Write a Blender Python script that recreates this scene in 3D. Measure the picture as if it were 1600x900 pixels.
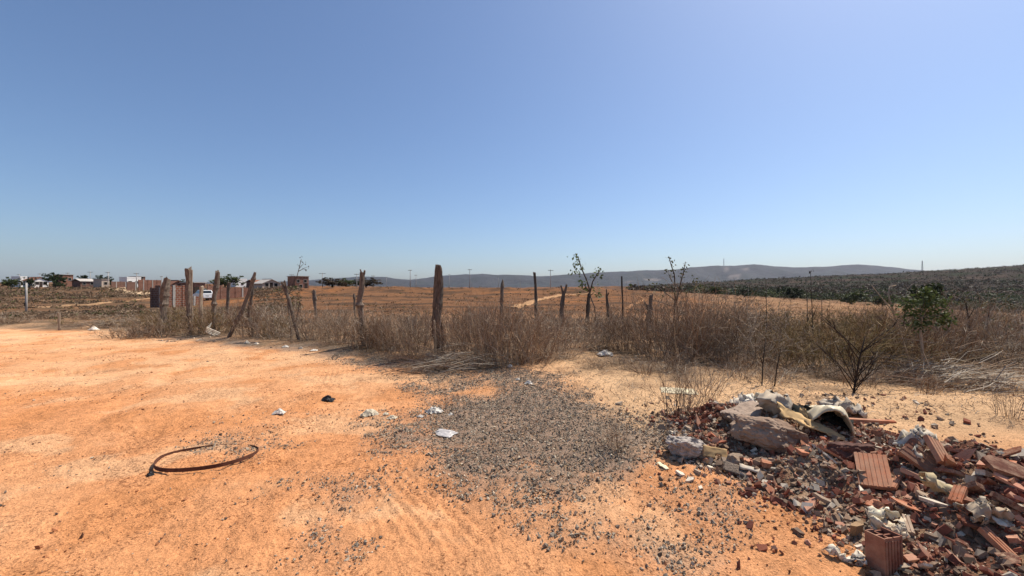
import bpy, math, random
import numpy as np
from mathutils import Vector, Matrix, Euler

rng = np.random.default_rng(11)
random.seed(11)
for o in list(bpy.data.objects):
    bpy.data.objects.remove(o)
scene = bpy.context.scene
COL = scene.collection

# ------------------------------------------------------------------ camera
FPX, EYE = 640.0, 1.6                    # focal length in 1600-px units, eye height
cam = bpy.data.cameras.new('camera')
cam.sensor_width = 36.0
cam.lens = 36.0 * FPX / 1600.0
cam.clip_start = 0.05
cam.clip_end = 40000
camera = bpy.data.objects.new('camera', cam)
camera.location = (0, 0, EYE)
camera.rotation_euler = (math.radians(90), 0, 0)
COL.objects.link(camera)
scene.camera = camera

# ------------------------------------------------------------------ sky, sun, exposure
SUN_AZ, SUN_EL = math.radians(54), math.radians(56)       # azimuth from +Y towards +X
world = bpy.data.worlds.new('World')
scene.world = world
world.use_nodes = True
wn = world.node_tree.nodes
wl = world.node_tree.links
wn.clear()
sky = wn.new('ShaderNodeTexSky')
sky.sky_type = 'NISHITA'
sky.sun_disc = False
sky.sun_elevation = SUN_EL
sky.sun_rotation = SUN_AZ
sky.altitude = 200
sky.air_density = 1.0
sky.dust_density = 1.5
sky.ozone_density = 6.5
bg = wn.new('ShaderNodeBackground')
bg.inputs['Strength'].default_value = 0.109
wo = wn.new('ShaderNodeOutputWorld')
wl.new(sky.outputs[0], bg.inputs[0])
wl.new(bg.outputs[0], wo.inputs[0])

sun = bpy.data.lights.new('sun', 'SUN')
sun.energy = 5.0
sun.angle = math.radians(0.53)
sun.color = (1.0, 0.915, 0.79)
sun_o = bpy.data.objects.new('sun', sun)
sd = Vector((math.sin(SUN_AZ) * math.cos(SUN_EL), math.cos(SUN_AZ) * math.cos(SUN_EL), math.sin(SUN_EL)))
sun_o.rotation_euler = sd.to_track_quat('Z', 'Y').to_euler()
sun_o.location = sd * 50
COL.objects.link(sun_o)

scene.view_settings.view_transform = 'Standard'
scene.view_settings.look = 'None'
scene.view_settings.exposure = 0.3
scene.view_settings.gamma = 1.0

# ------------------------------------------------------------------ helpers: noise and heights
_perm = np.random.default_rng(3).permutation(4096)


def _h(ix, iy):
    return _perm[(_perm[ix & 4095] + iy) & 4095]


def perlin(x, y):
    x = np.asarray(x, float); y = np.asarray(y, float)
    ix = np.floor(x).astype(np.int64); iy = np.floor(y).astype(np.int64)
    fx = x - ix; fy = y - iy
    u = fx * fx * fx * (fx * (fx * 6 - 15) + 10); v = fy * fy * fy * (fy * (fy * 6 - 15) + 10)

    def g(a, b, dx, dy):
        t = _h(a, b) * (2 * np.pi / 4096)
        return np.cos(t) * dx + np.sin(t) * dy
    n00 = g(ix, iy, fx, fy); n10 = g(ix + 1, iy, fx - 1, fy)
    n01 = g(ix, iy + 1, fx, fy - 1); n11 = g(ix + 1, iy + 1, fx - 1, fy - 1)
    return ((n00 * (1 - u) + n10 * u) * (1 - v) + (n01 * (1 - u) + n11 * u) * v) * 1.5


def fbm(x, y, oct=4, gain=0.5):
    s = 0; a = 1; f = 1
    for i in range(oct):
        s = s + a * perlin(x * f + 17.3 * i, y * f - 9.1 * i)
        a *= gain; f *= 2.03
    return s


def sstep(a, b, x):
    t = np.clip((x - a) / (b - a), 0, 1)
    return t * t * (3 - 2 * t)


# how far above the camera's level line the land lies, column by column (photo rows at given depths)
_cols = np.array([-150, 0, 200, 300, 400, 500, 600, 800, 1000, 1100, 1200, 1300, 1400, 1500, 1600, 1750.])
_deps = np.array([1, 8, 15, 24, 40, 62, 90, 150, 300, 600, 900, 1500, 9000.])
_rows = {
    24:   [494, 494, 494, 493, 492, 491, 490, 490, 491, 494, 498, 500, 503, 505, 507, 508],
    40:   [482, 482, 481, 479, 476, 474, 472, 472, 476, 480, 485, 488, 492, 495, 498, 500],
    62:   [473, 473, 472, 472, 468, 462, 459, 460, 463, 469, 474, 479, 485, 490, 494, 496],
    90:   [464, 464, 463, 463, 458, 453.5, 451.5, 452, 454, 458.5, 464, 472, 480, 486, 490, 492],
    150:  [449, 449, 449, 450, 450, 449.5, 450, 451.5, 456, 464, 472, 481, 490, 495, 498, 500],
    300:  [443, 443, 443.5, 445, 447, 449, 450, 451.5, 453.5, 457, 461, 465, 469, 473, 476, 478],
    600:  [444, 444, 444, 446, 447, 449, 450, 452, 452, 451, 449, 447, 444, 440, 436, 432],
    900:  [445, 445, 445, 446, 448, 449, 450, 451, 446.5, 441, 433.5, 428, 425, 417, 411.5, 407],
    1500: [447, 447, 447, 447, 448, 449, 450, 451, 449, 447, 445, 443, 440, 435, 430, 427],
    9000: [450.5] * 16,
}
_tab = np.zeros((len(_deps), len(_cols)))
for i, d in enumerate(_deps):
    if d in _rows:
        _tab[i] = EYE - (np.array(_rows[d]) - 450) / FPX * d
    else:
        _tab[i] = 0
_tab[2, 10:] = [-0.05, -0.08, -0.1, -0.12, -0.14, -0.15]
_NU, _ND = 380, 320
_ug = np.linspace(-150, 1750, _NU); _dg = np.linspace(0, math.log(9000), _ND)
_t1 = np.array([np.interp(_ug, _cols, r) for r in _tab])
_LUT = np.array([np.interp(_dg, np.log(_deps), _t1[:, j]) for j in range(_NU)])        # (NU, ND)
k = np.exp(-0.5 * (np.arange(-9, 10) / 4.0) ** 2); k /= k.sum()
_LUT = np.apply_along_axis(lambda r: np.convolve(np.pad(r, 9, 'edge'), k, 'valid'), 1, _LUT)
_LUT = np.apply_along_axis(lambda r: np.convolve(np.pad(r, 9, 'edge'), k, 'valid'), 0, _LUT)
UMAX = 1.45


def base_height(X, Y):
    th = np.arctan2(X, Y); lim = math.atan(UMAX)
    tc = np.clip(th, -lim, lim)
    D = np.maximum(np.hypot(X, Y) * np.cos(tc), 1.0)
    px = 800 + FPX * np.tan(tc)
    fi = np.clip((px + 150) / 1900 * (_NU - 1), 0, _NU - 1.001); fj = np.clip(np.log(D) / math.log(9000) * (_ND - 1), 0, _ND - 1.001)
    i = fi.astype(int); j = fj.astype(int); a = fi - i; b = fj - j
    z = (_LUT[i, j] * (1 - a) + _LUT[i + 1, j] * a) * (1 - b) + (_LUT[i, j + 1] * (1 - a) + _LUT[i + 1, j + 1] * a) * b
    z = z * (1 - sstep(lim, lim + 0.9, np.abs(th)))
    return z, px, D


# the road's verge as a curve in plan: Y of the edge for a given X (traced on the flat ground)
_edge_px = [(-500, 511.5), (0, 513.5), (150, 518), (250, 526), (350, 541), (480, 550), (600, 573), (690, 594), (770, 625), (850, 690), (950, 760), (1090, 850), (1220, 925), (1450, 1100)]
_ep = np.array([((p - 800) / (q - 450) * EYE, EYE * FPX / (q - 450)) for p, q in _edge_px])


def road_side(X, Y):
    """positive on the road, metres from its verge (measured along Y)"""
    return np.interp(X, _ep[:, 0], _ep[:, 1]) - Y


def height(X, Y):
    X = np.asarray(X, float); Y = np.asarray(Y, float)
    z, px, D = base_height(X, Y)
    near = 1 - sstep(14, 40, D)
    z = z + near * (0.045 * fbm(X * 0.35, Y * 0.35, 3) + 0.014 * fbm(X * 1.7, Y * 1.7, 3))
    rs = road_side(X, Y)
    z = z + near * 0.07 * sstep(0.2, -1.2, rs)
    # wheel ruts that curve through the near road
    rut = 0
    for x0, x1 in ((-1.05, -0.2), (-2.6, -1.75), (-5.5, -3.6)):
        xc = x0 + (x1 - x0) * np.clip((6 - Y) / 4, -1.5, 1.2) ** 1
        rut = rut + np.exp(-((X - xc) / 0.16) ** 2)
    z = z - near * rut * 0.022 * (Y > 0)
    # faint tyre treads swinging across the near road
    for cx, cy, R, w in ((-7.2, -1.6, 8.0, 0.30), (-7.2, -1.6, 9.5, 0.30), (3.5, -7.5, 12.6, 0.26), (-13, 4, 10.4, 0.35), (-13, 4, 12.2, 0.35)):
        dd = np.hypot(X - cx, Y - cy) - R
        band = np.exp(-(dd / w) ** 4) * sstep(-0.25, 0.25, fbm(X * 0.6 + cx, Y * 0.6, 2)) * (rs > 0.1) * (Y > 1.5) * (Y < 9)
        z = z + band * (0.0062 * np.sin(dd * 2 * np.pi / 0.085) - 0.010)
    mid = sstep(18, 60, D) * (1 - sstep(250, 500, D))
    z = z + mid * (0.35 * fbm(X * 0.06, Y * 0.05, 4) + 0.12 * fbm(X * 0.3, Y * 0.25, 3))
    # a low bank of graded earth across the field
    bank = np.exp(-((Y - (74 - 0.18 * X)) / 6) ** 2) * sstep(-60, -30, X) * (1 - sstep(15, 45, X))
    z = z + 0.5 * bank * (1 + fbm(X * 0.15, Y * 0.15, 3))
    far = sstep(280, 600, D) * (1 - sstep(2500, 5000, D))
    z = z + far * (3.0 * fbm(X / 140, Y / 140, 4) + 0.9 * fbm(X / 22, Y / 22, 2))
    # pale sand bank behind the rubble
    z = z + 0.16 * np.exp(-(((X - 5.2) / 2.2) ** 2 + ((Y - 5.0) / 0.9) ** 2))
    return z


def ray(px, py, dz=0.0):
    """the point where the ground shows at a photo pixel (dz above the ground)"""
    t = np.exp(np.linspace(math.log(1.2), math.log(3000), 3000))
    x = (px - 800) / FPX * t; z = EYE - (py - 450) / FPX * t
    d = z - height(x, t) - dz
    i = int(np.argmax(d < 0)) if (d < 0).any() else len(t) - 1
    return Vector((x[i], t[i], z[i]))


def at(px, Y):
    """ground point in the photo's column px at depth Y"""
    x = (px - 800) / FPX * Y
    return Vector((x, Y, float(height(x, Y))))


def zrow(py, Y):
    return EYE - (py - 450) / FPX * Y


# ------------------------------------------------------------------ helpers: objects
def mesh_np(name, V, F, col=None, smooth=False, mats=None):
    V = np.ascontiguousarray(V, np.float32); F = np.ascontiguousarray(F, np.int32)
    me = bpy.data.meshes.new(name)
    n, kk = F.shape
    me.vertices.add(len(V)); me.vertices.foreach_set('co', V.ravel())
    me.loops.add(n * kk); me.loops.foreach_set('vertex_index', F.ravel())
    me.polygons.add(n); me.polygons.foreach_set('loop_start', np.arange(0, n * kk, kk, dtype=np.int32))
    me.update(calc_edges=True)
    if col is not None:
        a = me.attributes.new('tint', 'FLOAT_COLOR', 'POINT')
        c = np.ones((len(V), 4), np.float32); c[:, :3] = col
        a.data.foreach_set('color', c.ravel())
    me.polygons.foreach_set('use_smooth', np.full(n, smooth))
    for m in (mats or []):
        me.materials.append(m)
    return me


def link(name, me, parent=None):
    o = bpy.data.objects.new(name, me)
    COL.objects.link(o)
    if parent is not None:
        o.parent = parent
    return o


def tag(o, label=None, cat=None, group=None, kind=None):
    if label: o['label'] = label
    if cat: o['category'] = cat
    if group: o['group'] = group
    if kind: o['kind'] = kind
    return o


def empty(name, loc=(0, 0, 0), rz=0.0):
    o = bpy.data.objects.new(name, None)
    o.location = loc; o.rotation_euler = (0, 0, rz)
    o.empty_display_size = 0.2
    COL.objects.link(o)
    return o


class MB:
    """collects polygons for one mesh"""
    def __init__(s):
        s.v = []; s.f = []

    def add(s, vs, fs):
        b = len(s.v)
        s.v += [tuple(p) for p in vs]; s.f += [[i + b for i in f] for f in fs]
        return s

    def box(s, x0, x1, y0, y1, z0, z1):
        return s.add([(x0, y0, z0), (x1, y0, z0), (x1, y1, z0), (x0, y1, z0), (x0, y0, z1), (x1, y0, z1), (x1, y1, z1), (x0, y1, z1)],
                     [(0, 3, 2, 1), (4, 5, 6, 7), (0, 1, 5, 4), (1, 2, 6, 5), (2, 3, 7, 6), (3, 0, 4, 7)])

    def prism(s, prof, y0, y1):
        n = len(prof)
        vs = [(x, y0, z) for x, z in prof] + [(x, y1, z) for x, z in prof]
        fs = [list(range(n))[::-1], list(range(n, 2 * n))] if False else [list(range(n)), list(range(2 * n - 1, n - 1, -1))]
        fs += [[(i + 1) % n, i, i + n, (i + 1) % n + n] for i in range(n)]
        return s.add(vs, fs)

    def tube(s, pts, rad, sides=8, cap=True):
        pts = [Vector(p) for p in pts]; rings = []
        for i, p in enumerate(pts):
            d = (pts[min(i + 1, len(pts) - 1)] - pts[max(i - 1, 0)]).normalized()
            a = d.cross(Vector((0.3, 1, 0.1)) if abs(d.y) < 0.9 else Vector((1, 0, 0))).normalized(); b = d.cross(a)
            r = rad[i] if hasattr(rad, '__len__') else rad
            rings.append([p + (a * math.cos(2 * math.pi * j / sides) + b * math.sin(2 * math.pi * j / sides)) * r for j in range(sides)])
        vs = [q for r in rings for q in r]; fs = []
        for i in range(len(pts) - 1):
            for j in range(sides):
                fs.append((i * sides + j, i * sides + (j + 1) % sides, (i + 1) * sides + (j + 1) % sides, (i + 1) * sides + j))
        if cap:
            fs.append(tuple(range(sides))[::-1]); fs.append(tuple((len(pts) - 1) * sides + j for j in range(sides)))
        return s.add(vs, fs)

    def mesh(s, name, mat, smooth=False):
        me = bpy.data.meshes.new(name)
        me.from_pydata(s.v, [], s.f); me.update()
        if smooth:
            me.polygons.foreach_set('use_smooth', np.full(len(me.polygons), True))
        if mat: me.materials.append(mat)
        return me

    def build(s, name, mat, parent=None, smooth=False):
        return link(name, s.mesh(name, mat, smooth), parent)


# ------------------------------------------------------------------ helpers: materials
def nt(name):
    m = bpy.data.materials.new(name); m.use_nodes = True
    n = m.node_tree.nodes; l = m.node_tree.links
    b = n['Principled BSDF']
    b.inputs['Roughness'].default_value = 0.9
    b.inputs['Specular IOR Level'].default_value = 0.2
    return m, n, l, b


def node(n, t, **kw):
    x = n.new(t)
    for a, v in kw.items():
        if a in x.inputs: x.inputs[a].default_value = v
        else: setattr(x, a, v)
    return x


def mul(n, l, a, b, fac=1.0, mode='MULTIPLY'):
    m = n.new('ShaderNodeMix'); m.data_type = 'RGBA'; m.blend_type = mode
    m.inputs[0].default_value = fac
    l.new(a, m.inputs[6]); l.new(b, m.inputs[7])
    return m.outputs[2]


def ramp(n, l, src, stops):
    r = n.new('ShaderNodeValToRGB')
    e = r.color_ramp.elements
    while len(e) < len(stops): e.new(0.5)
    for i, (p, c) in enumerate(stops):
        e[i].position = p
        e[i].color = (c, c, c, 1) if not hasattr(c, '__len__') else (*c, 1)
    l.new(src, r.inputs[0])
    return r.outputs[0]


def speckled(name, color, var=0.35, scale=30.0, rough=0.9, bump=0.3, obj_random=0.25, tint=False, stretch=None, spec=0.2, bumpd=0.01):
    """one base colour broken by two octaves of noise, optional per-object brightness and per-point tint"""
    m, n, l, b = nt(name)
    b.inputs['Roughness'].default_value = rough
    b.inputs['Specular IOR Level'].default_value = spec
    tc = n.new('ShaderNodeTexCoord'); src = tc.outputs['Object']
    if stretch:
        mp = n.new('ShaderNodeMapping'); mp.inputs['Scale'].default_value = stretch
        l.new(src, mp.inputs[0]); src = mp.outputs[0]
    nz = node(n, 'ShaderNodeTexNoise', Scale=scale, Detail=6.0, Roughness=0.65); l.new(src, nz.inputs['Vector'])
    r1 = ramp(n, l, nz.outputs[0], [(0.3, 1 - var), (0.7, 1 + var * 0.6)])
    rgb = n.new('ShaderNodeRGB'); rgb.outputs[0].default_value = (*color, 1)
    c = rgb.outputs[0]
    if tint:
        at_ = n.new('ShaderNodeAttribute'); at_.attribute_name = 'tint'; c = at_.outputs['Color']
    c = mul(n, l, c, r1)
    if obj_random:
        oi = n.new('ShaderNodeObjectInfo')
        c = mul(n, l, c, ramp(n, l, oi.outputs['Random'], [(0, 1 - obj_random), (1, 1 + obj_random)]))
    l.new(c, b.inputs['Base Color'])
    if bump:
        bp = node(n, 'ShaderNodeBump', Strength=bump, Distance=bumpd)
        l.new(nz.outputs[0], bp.inputs['Height']); l.new(bp.outputs[0], b.inputs['Normal'])
    return m


def ground_material():
    m, n, l, b = nt('soil')
    b.inputs['Roughness'].default_value = 1.0
    b.inputs['Specular IOR Level'].default_value = 0.05
    at_ = n.new('ShaderNodeAttribute'); at_.attribute_name = 'tint'
    ge = n.new('ShaderNodeNewGeometry'); P = ge.outputs['Position']
    hs = []
    c = at_.outputs['Color']
    for sc, det, lo, hi, p0, p1 in ((1.3, 5, 0.90, 1.08, 0.3, 0.7), (9, 7, 0.82, 1.12, 0.3, 0.66), (75, 5, 0.64, 1.2, 0.28, 0.64), (0.06, 6, 0.85, 1.12, 0.3, 0.7)):
        nz = node(n, 'ShaderNodeTexNoise', Scale=float(sc), Detail=float(det), Roughness=0.62); l.new(P, nz.inputs['Vector'])
        c = mul(n, l, c, ramp(n, l, nz.outputs[0], [(p0, lo), (p1, hi)])); hs.append(nz.outputs[0])
    # dark grit gathered in drifts
    sp = node(n, 'ShaderNodeTexNoise', Scale=38.0, Detail=4.0, Roughness=0.7); l.new(P, sp.inputs['Vector'])
    dr = node(n, 'ShaderNodeTexNoise', Scale=1.7, Detail=5.0, Roughness=0.6); l.new(P, dr.inputs['Vector'])
    ad = n.new('ShaderNodeMath'); ad.operation = 'MULTIPLY_ADD'; ad.inputs[1].default_value = 0.45
    l.new(dr.outputs[0], ad.inputs[0]); l.new(sp.outputs[0], ad.inputs[2])
    c = mul(n, l, c, ramp(n, l, ad.outputs[0], [(0.775, (1, 1, 1)), (0.87, (0.42, 0.38, 0.38))]))
    l.new(c, b.inputs['Base Color'])
    b1 = node(n, 'ShaderNodeBump', Strength=0.7, Distance=0.03); l.new(hs[1], b1.inputs['Height'])
    b2 = node(n, 'ShaderNodeBump', Strength=1.0, Distance=0.015); l.new(hs[2], b2.inputs['Height']); l.new(b1.outputs[0], b2.inputs['Normal'])
    l.new(b2.outputs[0], b.inputs['Normal'])
    return m


SOIL = ground_material()

# ------------------------------------------------------------------ ground: one polar sheet out to the horizon
def mixc(a, b, t):
    return a * (1 - t[:, None]) + np.asarray(b, float)[None, :] * t[:, None]


def gravel_mask(X, Y):
    """1 where the grey crushed stone lies"""
    n = fbm(X * 1.1, Y * 1.1, 4) * 0.55 + fbm(X * 5, Y * 5, 2) * 0.16
    # main spill: an oblong from the verge towards the rubble
    a = 1.25 - np.hypot((X - 0.2 - (4.6 - Y) * 0.30) / 1.5, (Y - 4.7) / np.where(Y < 4.7, 1.85, 2.1)) + n * 0.65
    bb = 1.0 - np.hypot((X - 0.05) / 1.6, (Y - 6.9) / 1.1) + n * 0.5
    s1 = sstep(-0.05, 0.75, a)
    s2 = sstep(0.2, 0.7, bb) * 0.75
    # thin drifts along the verge and out on the road
    rs = road_side(X, Y)
    verge = np.exp(-((rs + 0.25) / 0.55) ** 2) * (Y > 5) * (Y < 13.5) * sstep(-0.15, 0.55, n + 0.25) * 0.9
    d1 = np.exp(-(((X + 1.55 - (Y - 4.7) * 0.5) / 1.1) ** 2 + ((Y - 4.9) / 0.8) ** 2)) * sstep(-0.1, 0.5, n) * 0.8
    d2 = np.exp(-(((X + 2.5 - (Y - 4.3) * 0.8) / 0.85) ** 2 + ((Y - 4.3) / 0.55) ** 2)) * sstep(0.0, 0.5, n + 0.1) * 0.55
    d3 = np.exp(-(((X + 1.05 + (Y - 2.9) * 0.5) / 0.55) ** 2 + ((Y - 2.9) / 0.6) ** 2)) * sstep(0.0, 0.5, n + 0.05) * 0.5
    d1 = np.maximum.reduce([d1, d2, d3])
    tongue = sstep(0.0, 0.35, 0.55 - np.hypot((X + 0.6) / 0.95, (Y - 6.35) / 0.42))      # bare tongue of orange soil
    g = np.maximum.reduce([s1, s2, verge, d1]) * (1 - 0.9 * tongue)
    return np.clip(g, 0, 1)


def soil_colour(X, Y):
    z, px, D = base_height(X, Y)
    N = len(X)
    n1 = fbm(X * 0.22, Y * 0.22, 4); n2 = fbm(X * 0.9 + 40, Y * 0.9, 4)
    c = np.tile(np.array([0.66, 0.298, 0.13]), (N, 1))
    # farther road: paler, trodden
    c = mixc(c, (0.72, 0.425, 0.23), np.clip(sstep(3.5, 9, D) * 0.75 + n1 * 0.35, 0, 1) * (1 - sstep(0.5, -1, road_side(X, Y)) * 0))
    c = mixc(c, (0.56, 0.235, 0.09), np.clip(sstep(0.12, 0.6, n2) * 0.55 + sstep(-2.5, -6, X) * 0.2 * (D < 12), 0, 1))
    c = mixc(c, (0.73, 0.455, 0.255), np.clip(sstep(0.2, 0.6, -n2) * 0.5, 0, 1))
    rs = road_side(X, Y)
    off = sstep(0.15, -0.5, rs) * (D < 400)
    # right-hand waste ground: pale sand
    c = mixc(c, (0.62, 0.40, 0.225), off * sstep(0.2, 1.6, X) * sstep(3.3, 4.6, Y) * (1 - sstep(8, 12, Y)) * 0.95)
    # litter-brown under the brush
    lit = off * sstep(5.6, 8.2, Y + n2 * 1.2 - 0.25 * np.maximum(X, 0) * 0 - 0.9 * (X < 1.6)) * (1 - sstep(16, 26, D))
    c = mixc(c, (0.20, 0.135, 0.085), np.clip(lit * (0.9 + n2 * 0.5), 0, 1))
    # field
    fld = sstep(15, 26, D)
    fc = np.tile(np.array([0.19, 0.094, 0.046]), (N, 1))
    f1 = fbm(X * 0.035, Y * 0.05, 4); f2 = fbm(X * 0.14, Y * 0.28, 4)
    fc = mixc(fc, (0.275, 0.12, 0.048), sstep(0.05, 0.5, f1))
    fc = mixc(fc, (0.088, 0.053, 0.032), sstep(-0.08, 0.35, f2) * 0.92)
    fc = mixc(fc, (0.235, 0.135, 0.075), sstep(960, 1150, px) * (0.5 + 0.5 * sstep(-0.2, 0.4, f2)))
    # scraped stripes on the right
    st = fbm(X * 0.05 + Y * 0.02, Y * 0.55 - X * 0.05, 3)
    fc = mixc(fc, (0.40, 0.235, 0.12), sstep(0.1, 0.5, st) * sstep(1080, 1200, px) * (1 - sstep(1430, 1560, px) * 0.6) * 0.8)
    # left: dull scrub soil
    fc = mixc(fc, (0.125, 0.082, 0.05), (1 - sstep(160, 420, px)) * (0.75 + 0.3 * f2))
    fc = mixc(fc, (0.30, 0.155, 0.075), (1 - sstep(200, 420, px)) * sstep(0.25, 0.6, fbm(X * 0.1, Y * 0.12 + 9, 4)) * 0.8)
    c = c * (1 - fld[:, None]) + fc * fld[:, None]
    # beyond the field: scrub land, hill
    hill = sstep(170, 300, D) * sstep(900, 1080, px) + sstep(900, 1500, D) * (1 - sstep(900, 1080, px))
    hc = np.tile(np.array([0.04, 0.029, 0.02]), (N, 1))
    h1 = fbm(X / 60, Y / 60, 5)
    hc = mixc(hc, (0.028, 0.034, 0.015), sstep(0.1, 0.5, h1) * 0.8)
    hc = mixc(hc, (0.08, 0.054, 0.038), sstep(0.15, 0.6, -h1) * 0.8)
    hill = np.clip(hill, 0, 1)
    c = c * (1 - hill[:, None]) + hc * hill[:, None]
    # grey stone dust
    g = gravel_mask(X, Y)
    c = mixc(c, (0.235, 0.185, 0.145), np.clip(g * 0.85, 0, 1))
    return np.clip(c, 0.01, 0.9)


def build_ground():
    a0 = math.atan(1.42)
    ang = np.concatenate([np.linspace(-math.pi, -a0, 60, endpoint=False), np.linspace(-a0, a0, 660, endpoint=False), np.linspace(a0, math.pi, 60, endpoint=False)])
    rad = np.concatenate([[0.05, 0.5, 1.0], np.exp(np.linspace(math.log(1.4), math.log(30), 330, endpoint=False)), np.exp(np.linspace(math.log(30), math.log(1500), 190, endpoint=False)), np.exp(np.linspace(math.log(1500), math.log(8900), 20))])
    A, R = np.meshgrid(ang, rad)
    X = (np.sin(A) * R).ravel(); Y = (np.cos(A) * R).ravel()
    Z = height(X, Y)
    D = np.hypot(X, Y)
    fine = (1 - sstep(6, 14, D)) * (np.abs(np.arctan2(X, Y)) < 1.0)
    Z = Z + fine * (0.010 * fbm(X * 9, Y * 9, 3) + 0.006 * fbm(X * 26, Y * 26, 2))
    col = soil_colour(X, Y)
    na, nr = len(ang), len(rad)
    I = np.arange(nr - 1)[:, None] * na + np.arange(na)[None, :]
    J = np.arange(nr - 1)[:, None] * na + (np.arange(na)[None, :] + 1) % na
    Fq = np.stack([I, I + na, J + na, J], -1).reshape(-1, 4)
    V = np.stack([X, Y, Z], 1)
    cx = X[Fq].mean(1); cy = Y[Fq].mean(1)
    road = (road_side(cx, cy) + 0.18 * fbm(cx * 0.8, cy * 0.8, 3) > 0) & (cy > -30) & (np.abs(cx) < 60)
    for nm, sel in (('dirt_road', road), ('ground', ~road)):
        f = Fq[sel]; u, inv = np.unique(f, return_inverse=True)
        o = link(nm, mesh_np(nm, V[u], inv.reshape(f.shape), col[u], True, [SOIL]))
        tag(o, {'dirt_road': 'orange sandy dirt road in the foreground', 'ground': 'dry ground of waste land, field and scrub'}[nm], kind='structure')


build_ground()


# ------------------------------------------------------------------ far range of hills
def build_range():
    prof = np.array([(-900, 440), (-300, 437), (0, 440), (300, 440), (440, 439), (500, 436), (560, 431), (600, 432), (640, 436.5), (680, 431), (720, 428), (750, 427), (800, 428.5), (850, 430.5), (900, 427), (960, 423.5), (1000, 422), (1060, 420), (1080, 416.5), (1110, 414.5), (1150, 414), (1180, 412), (1205, 415), (1240, 417), (1290, 415.5), (1340, 412), (1380, 415), (1420, 420), (1470, 424), (1600, 431), (1900, 436), (2600, 440)], float)
    nu, nd = 560, 60
    px = np.linspace(-900, 2600, nu); dd = np.linspace(4200, 7600, nd)
    U, Dm = np.meshgrid(px, dd)
    u = U.ravel(); D = Dm.ravel()
    X = (u - 800) / FPX * D; Y = D
    top = (450 - np.interp(u, prof[:, 0], prof[:, 1])) / FPX * 6200 + 2
    s = np.where(D < 6200, sstep(4200, 6200, D) ** 1.15, 1 - sstep(6200, 7600, D))
    rid = 1 - np.abs(fbm(X / 700 + 5, Y / 1500, 5))
    side = np.clip(1 - s, 0, 1) * s * 4
    Z = top * s - 12 + side * (rid - 0.75) * 95 + s * 7 * fbm(X / 160, Y / 260, 3)
    h = fbm(X / 500, Y / 500, 5); h2 = fbm(X / 120, Y / 200, 3)
    c = np.tile(np.array([0.022, 0.022, 0.022]), (len(X), 1))
    c = mixc(c, (0.014, 0.018, 0.014), sstep(-0.1, 0.4, h))
    c = mixc(c, (0.038, 0.033, 0.028), sstep(0.2, 0.6, h2) * 0.6)
    # bare scars of pale rock and soil
    for qx, qy, w, hh in ((1150, 432, 14, 4.5), (1135, 421, 7, 5), (1020, 437, 16, 2.2), (985, 440, 9, 2), (1165, 421, 8, 3)):
        row = 450 - (Z - EYE) / D * FPX
        e = np.exp(-(((u - qx) / w) ** 2 + ((row - qy) / hh) ** 2)) + h2 * 0.3
        c = mixc(c, (0.20, 0.155, 0.13), sstep(0.45, 0.75, e) * 0.7 * (D < 6200))
    I = np.arange(nd - 1)[:, None] * nu + np.arange(nu - 1)[None, :]
    Fq = np.stack([I, I + 1, I + nu + 1, I + nu], -1).reshape(-1, 4)
    o = link('hills', mesh_np('hills', np.stack([X, Y, Z], 1), Fq, c, True, [HILL]))
    tag(o, 'long blue-grey range of hills on the horizon', kind='structure')


def hill_material():
    m, n, l, b = nt('hill_scrub')
    at_ = n.new('ShaderNodeAttribute'); at_.attribute_name = 'tint'
    ge = n.new('ShaderNodeNewGeometry')
    nz = node(n, 'ShaderNodeTexNoise', Scale=0.012, Detail=8.0, Roughness=0.7); l.new(ge.outputs['Position'], nz.inputs['Vector'])
    c = mul(n, l, at_.outputs['Color'], ramp(n, l, nz.outputs[0], [(0.3, 0.55), (0.7, 1.35)]))
    l.new(c, b.inputs['Base Color'])
    bp = node(n, 'ShaderNodeBump', Strength=0.7, Distance=40.0); l.new(nz.outputs[0], bp.inputs['Height']); l.new(bp.outputs[0], b.inputs['Normal'])
    return m


HILL = hill_material()
build_range()


# ------------------------------------------------------------------ pale tracks worn into the field
def track(name, label, pix, w, col):
    P = [ray(*q) for q in pix]; cum = [0]
    for a, b in zip(P, P[1:]): cum.append(cum[-1] + math.hypot(b.x - a.x, b.y - a.y))
    n = 160; t = np.linspace(0, cum[-1], n)
    x = np.interp(t, cum, [p.x for p in P]); y = np.interp(t, cum, [p.y for p in P])
    k = np.ones(9) / 9
    x[4:-4] = np.convolve(x, k, 'valid'); y[4:-4] = np.convolve(y, k, 'valid')
    dx = np.gradient(x); dy = np.gradient(y); L = np.hypot(dx, dy) + 1e-9
    V = []; m = 7
    for j in range(m):
        s = (j / (m - 1) - 0.5) * w * (1 + 0.25 * fbm(t * 0.3, t * 0 + 3, 3)) + 0.3 * fbm(t * 0.2, t * 0, 2)
        X = x - dy / L * s; Y = y + dx / L * s
        V.append(np.stack([X, Y, height(X, Y) + (0.09 if 0 < j < m - 1 else -0.06)], 1))
    V = np.stack(V, 1).reshape(-1, 3); I = np.arange(n - 1)[:, None] * m + np.arange(m - 1)[None, :]
    F = np.stack([I, I + m, I + m + 1, I + 1], -1).reshape(-1, 4)
    c = np.tile(np.array(col), (len(V), 1)) * (1 + 0.15 * fbm(V[:, 0] * 0.3, V[:, 1] * 0.3, 3))[:, None]
    tag(link(name, mesh_np(name, V, F, c, True, [SOIL])), label, kind='structure')


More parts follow.
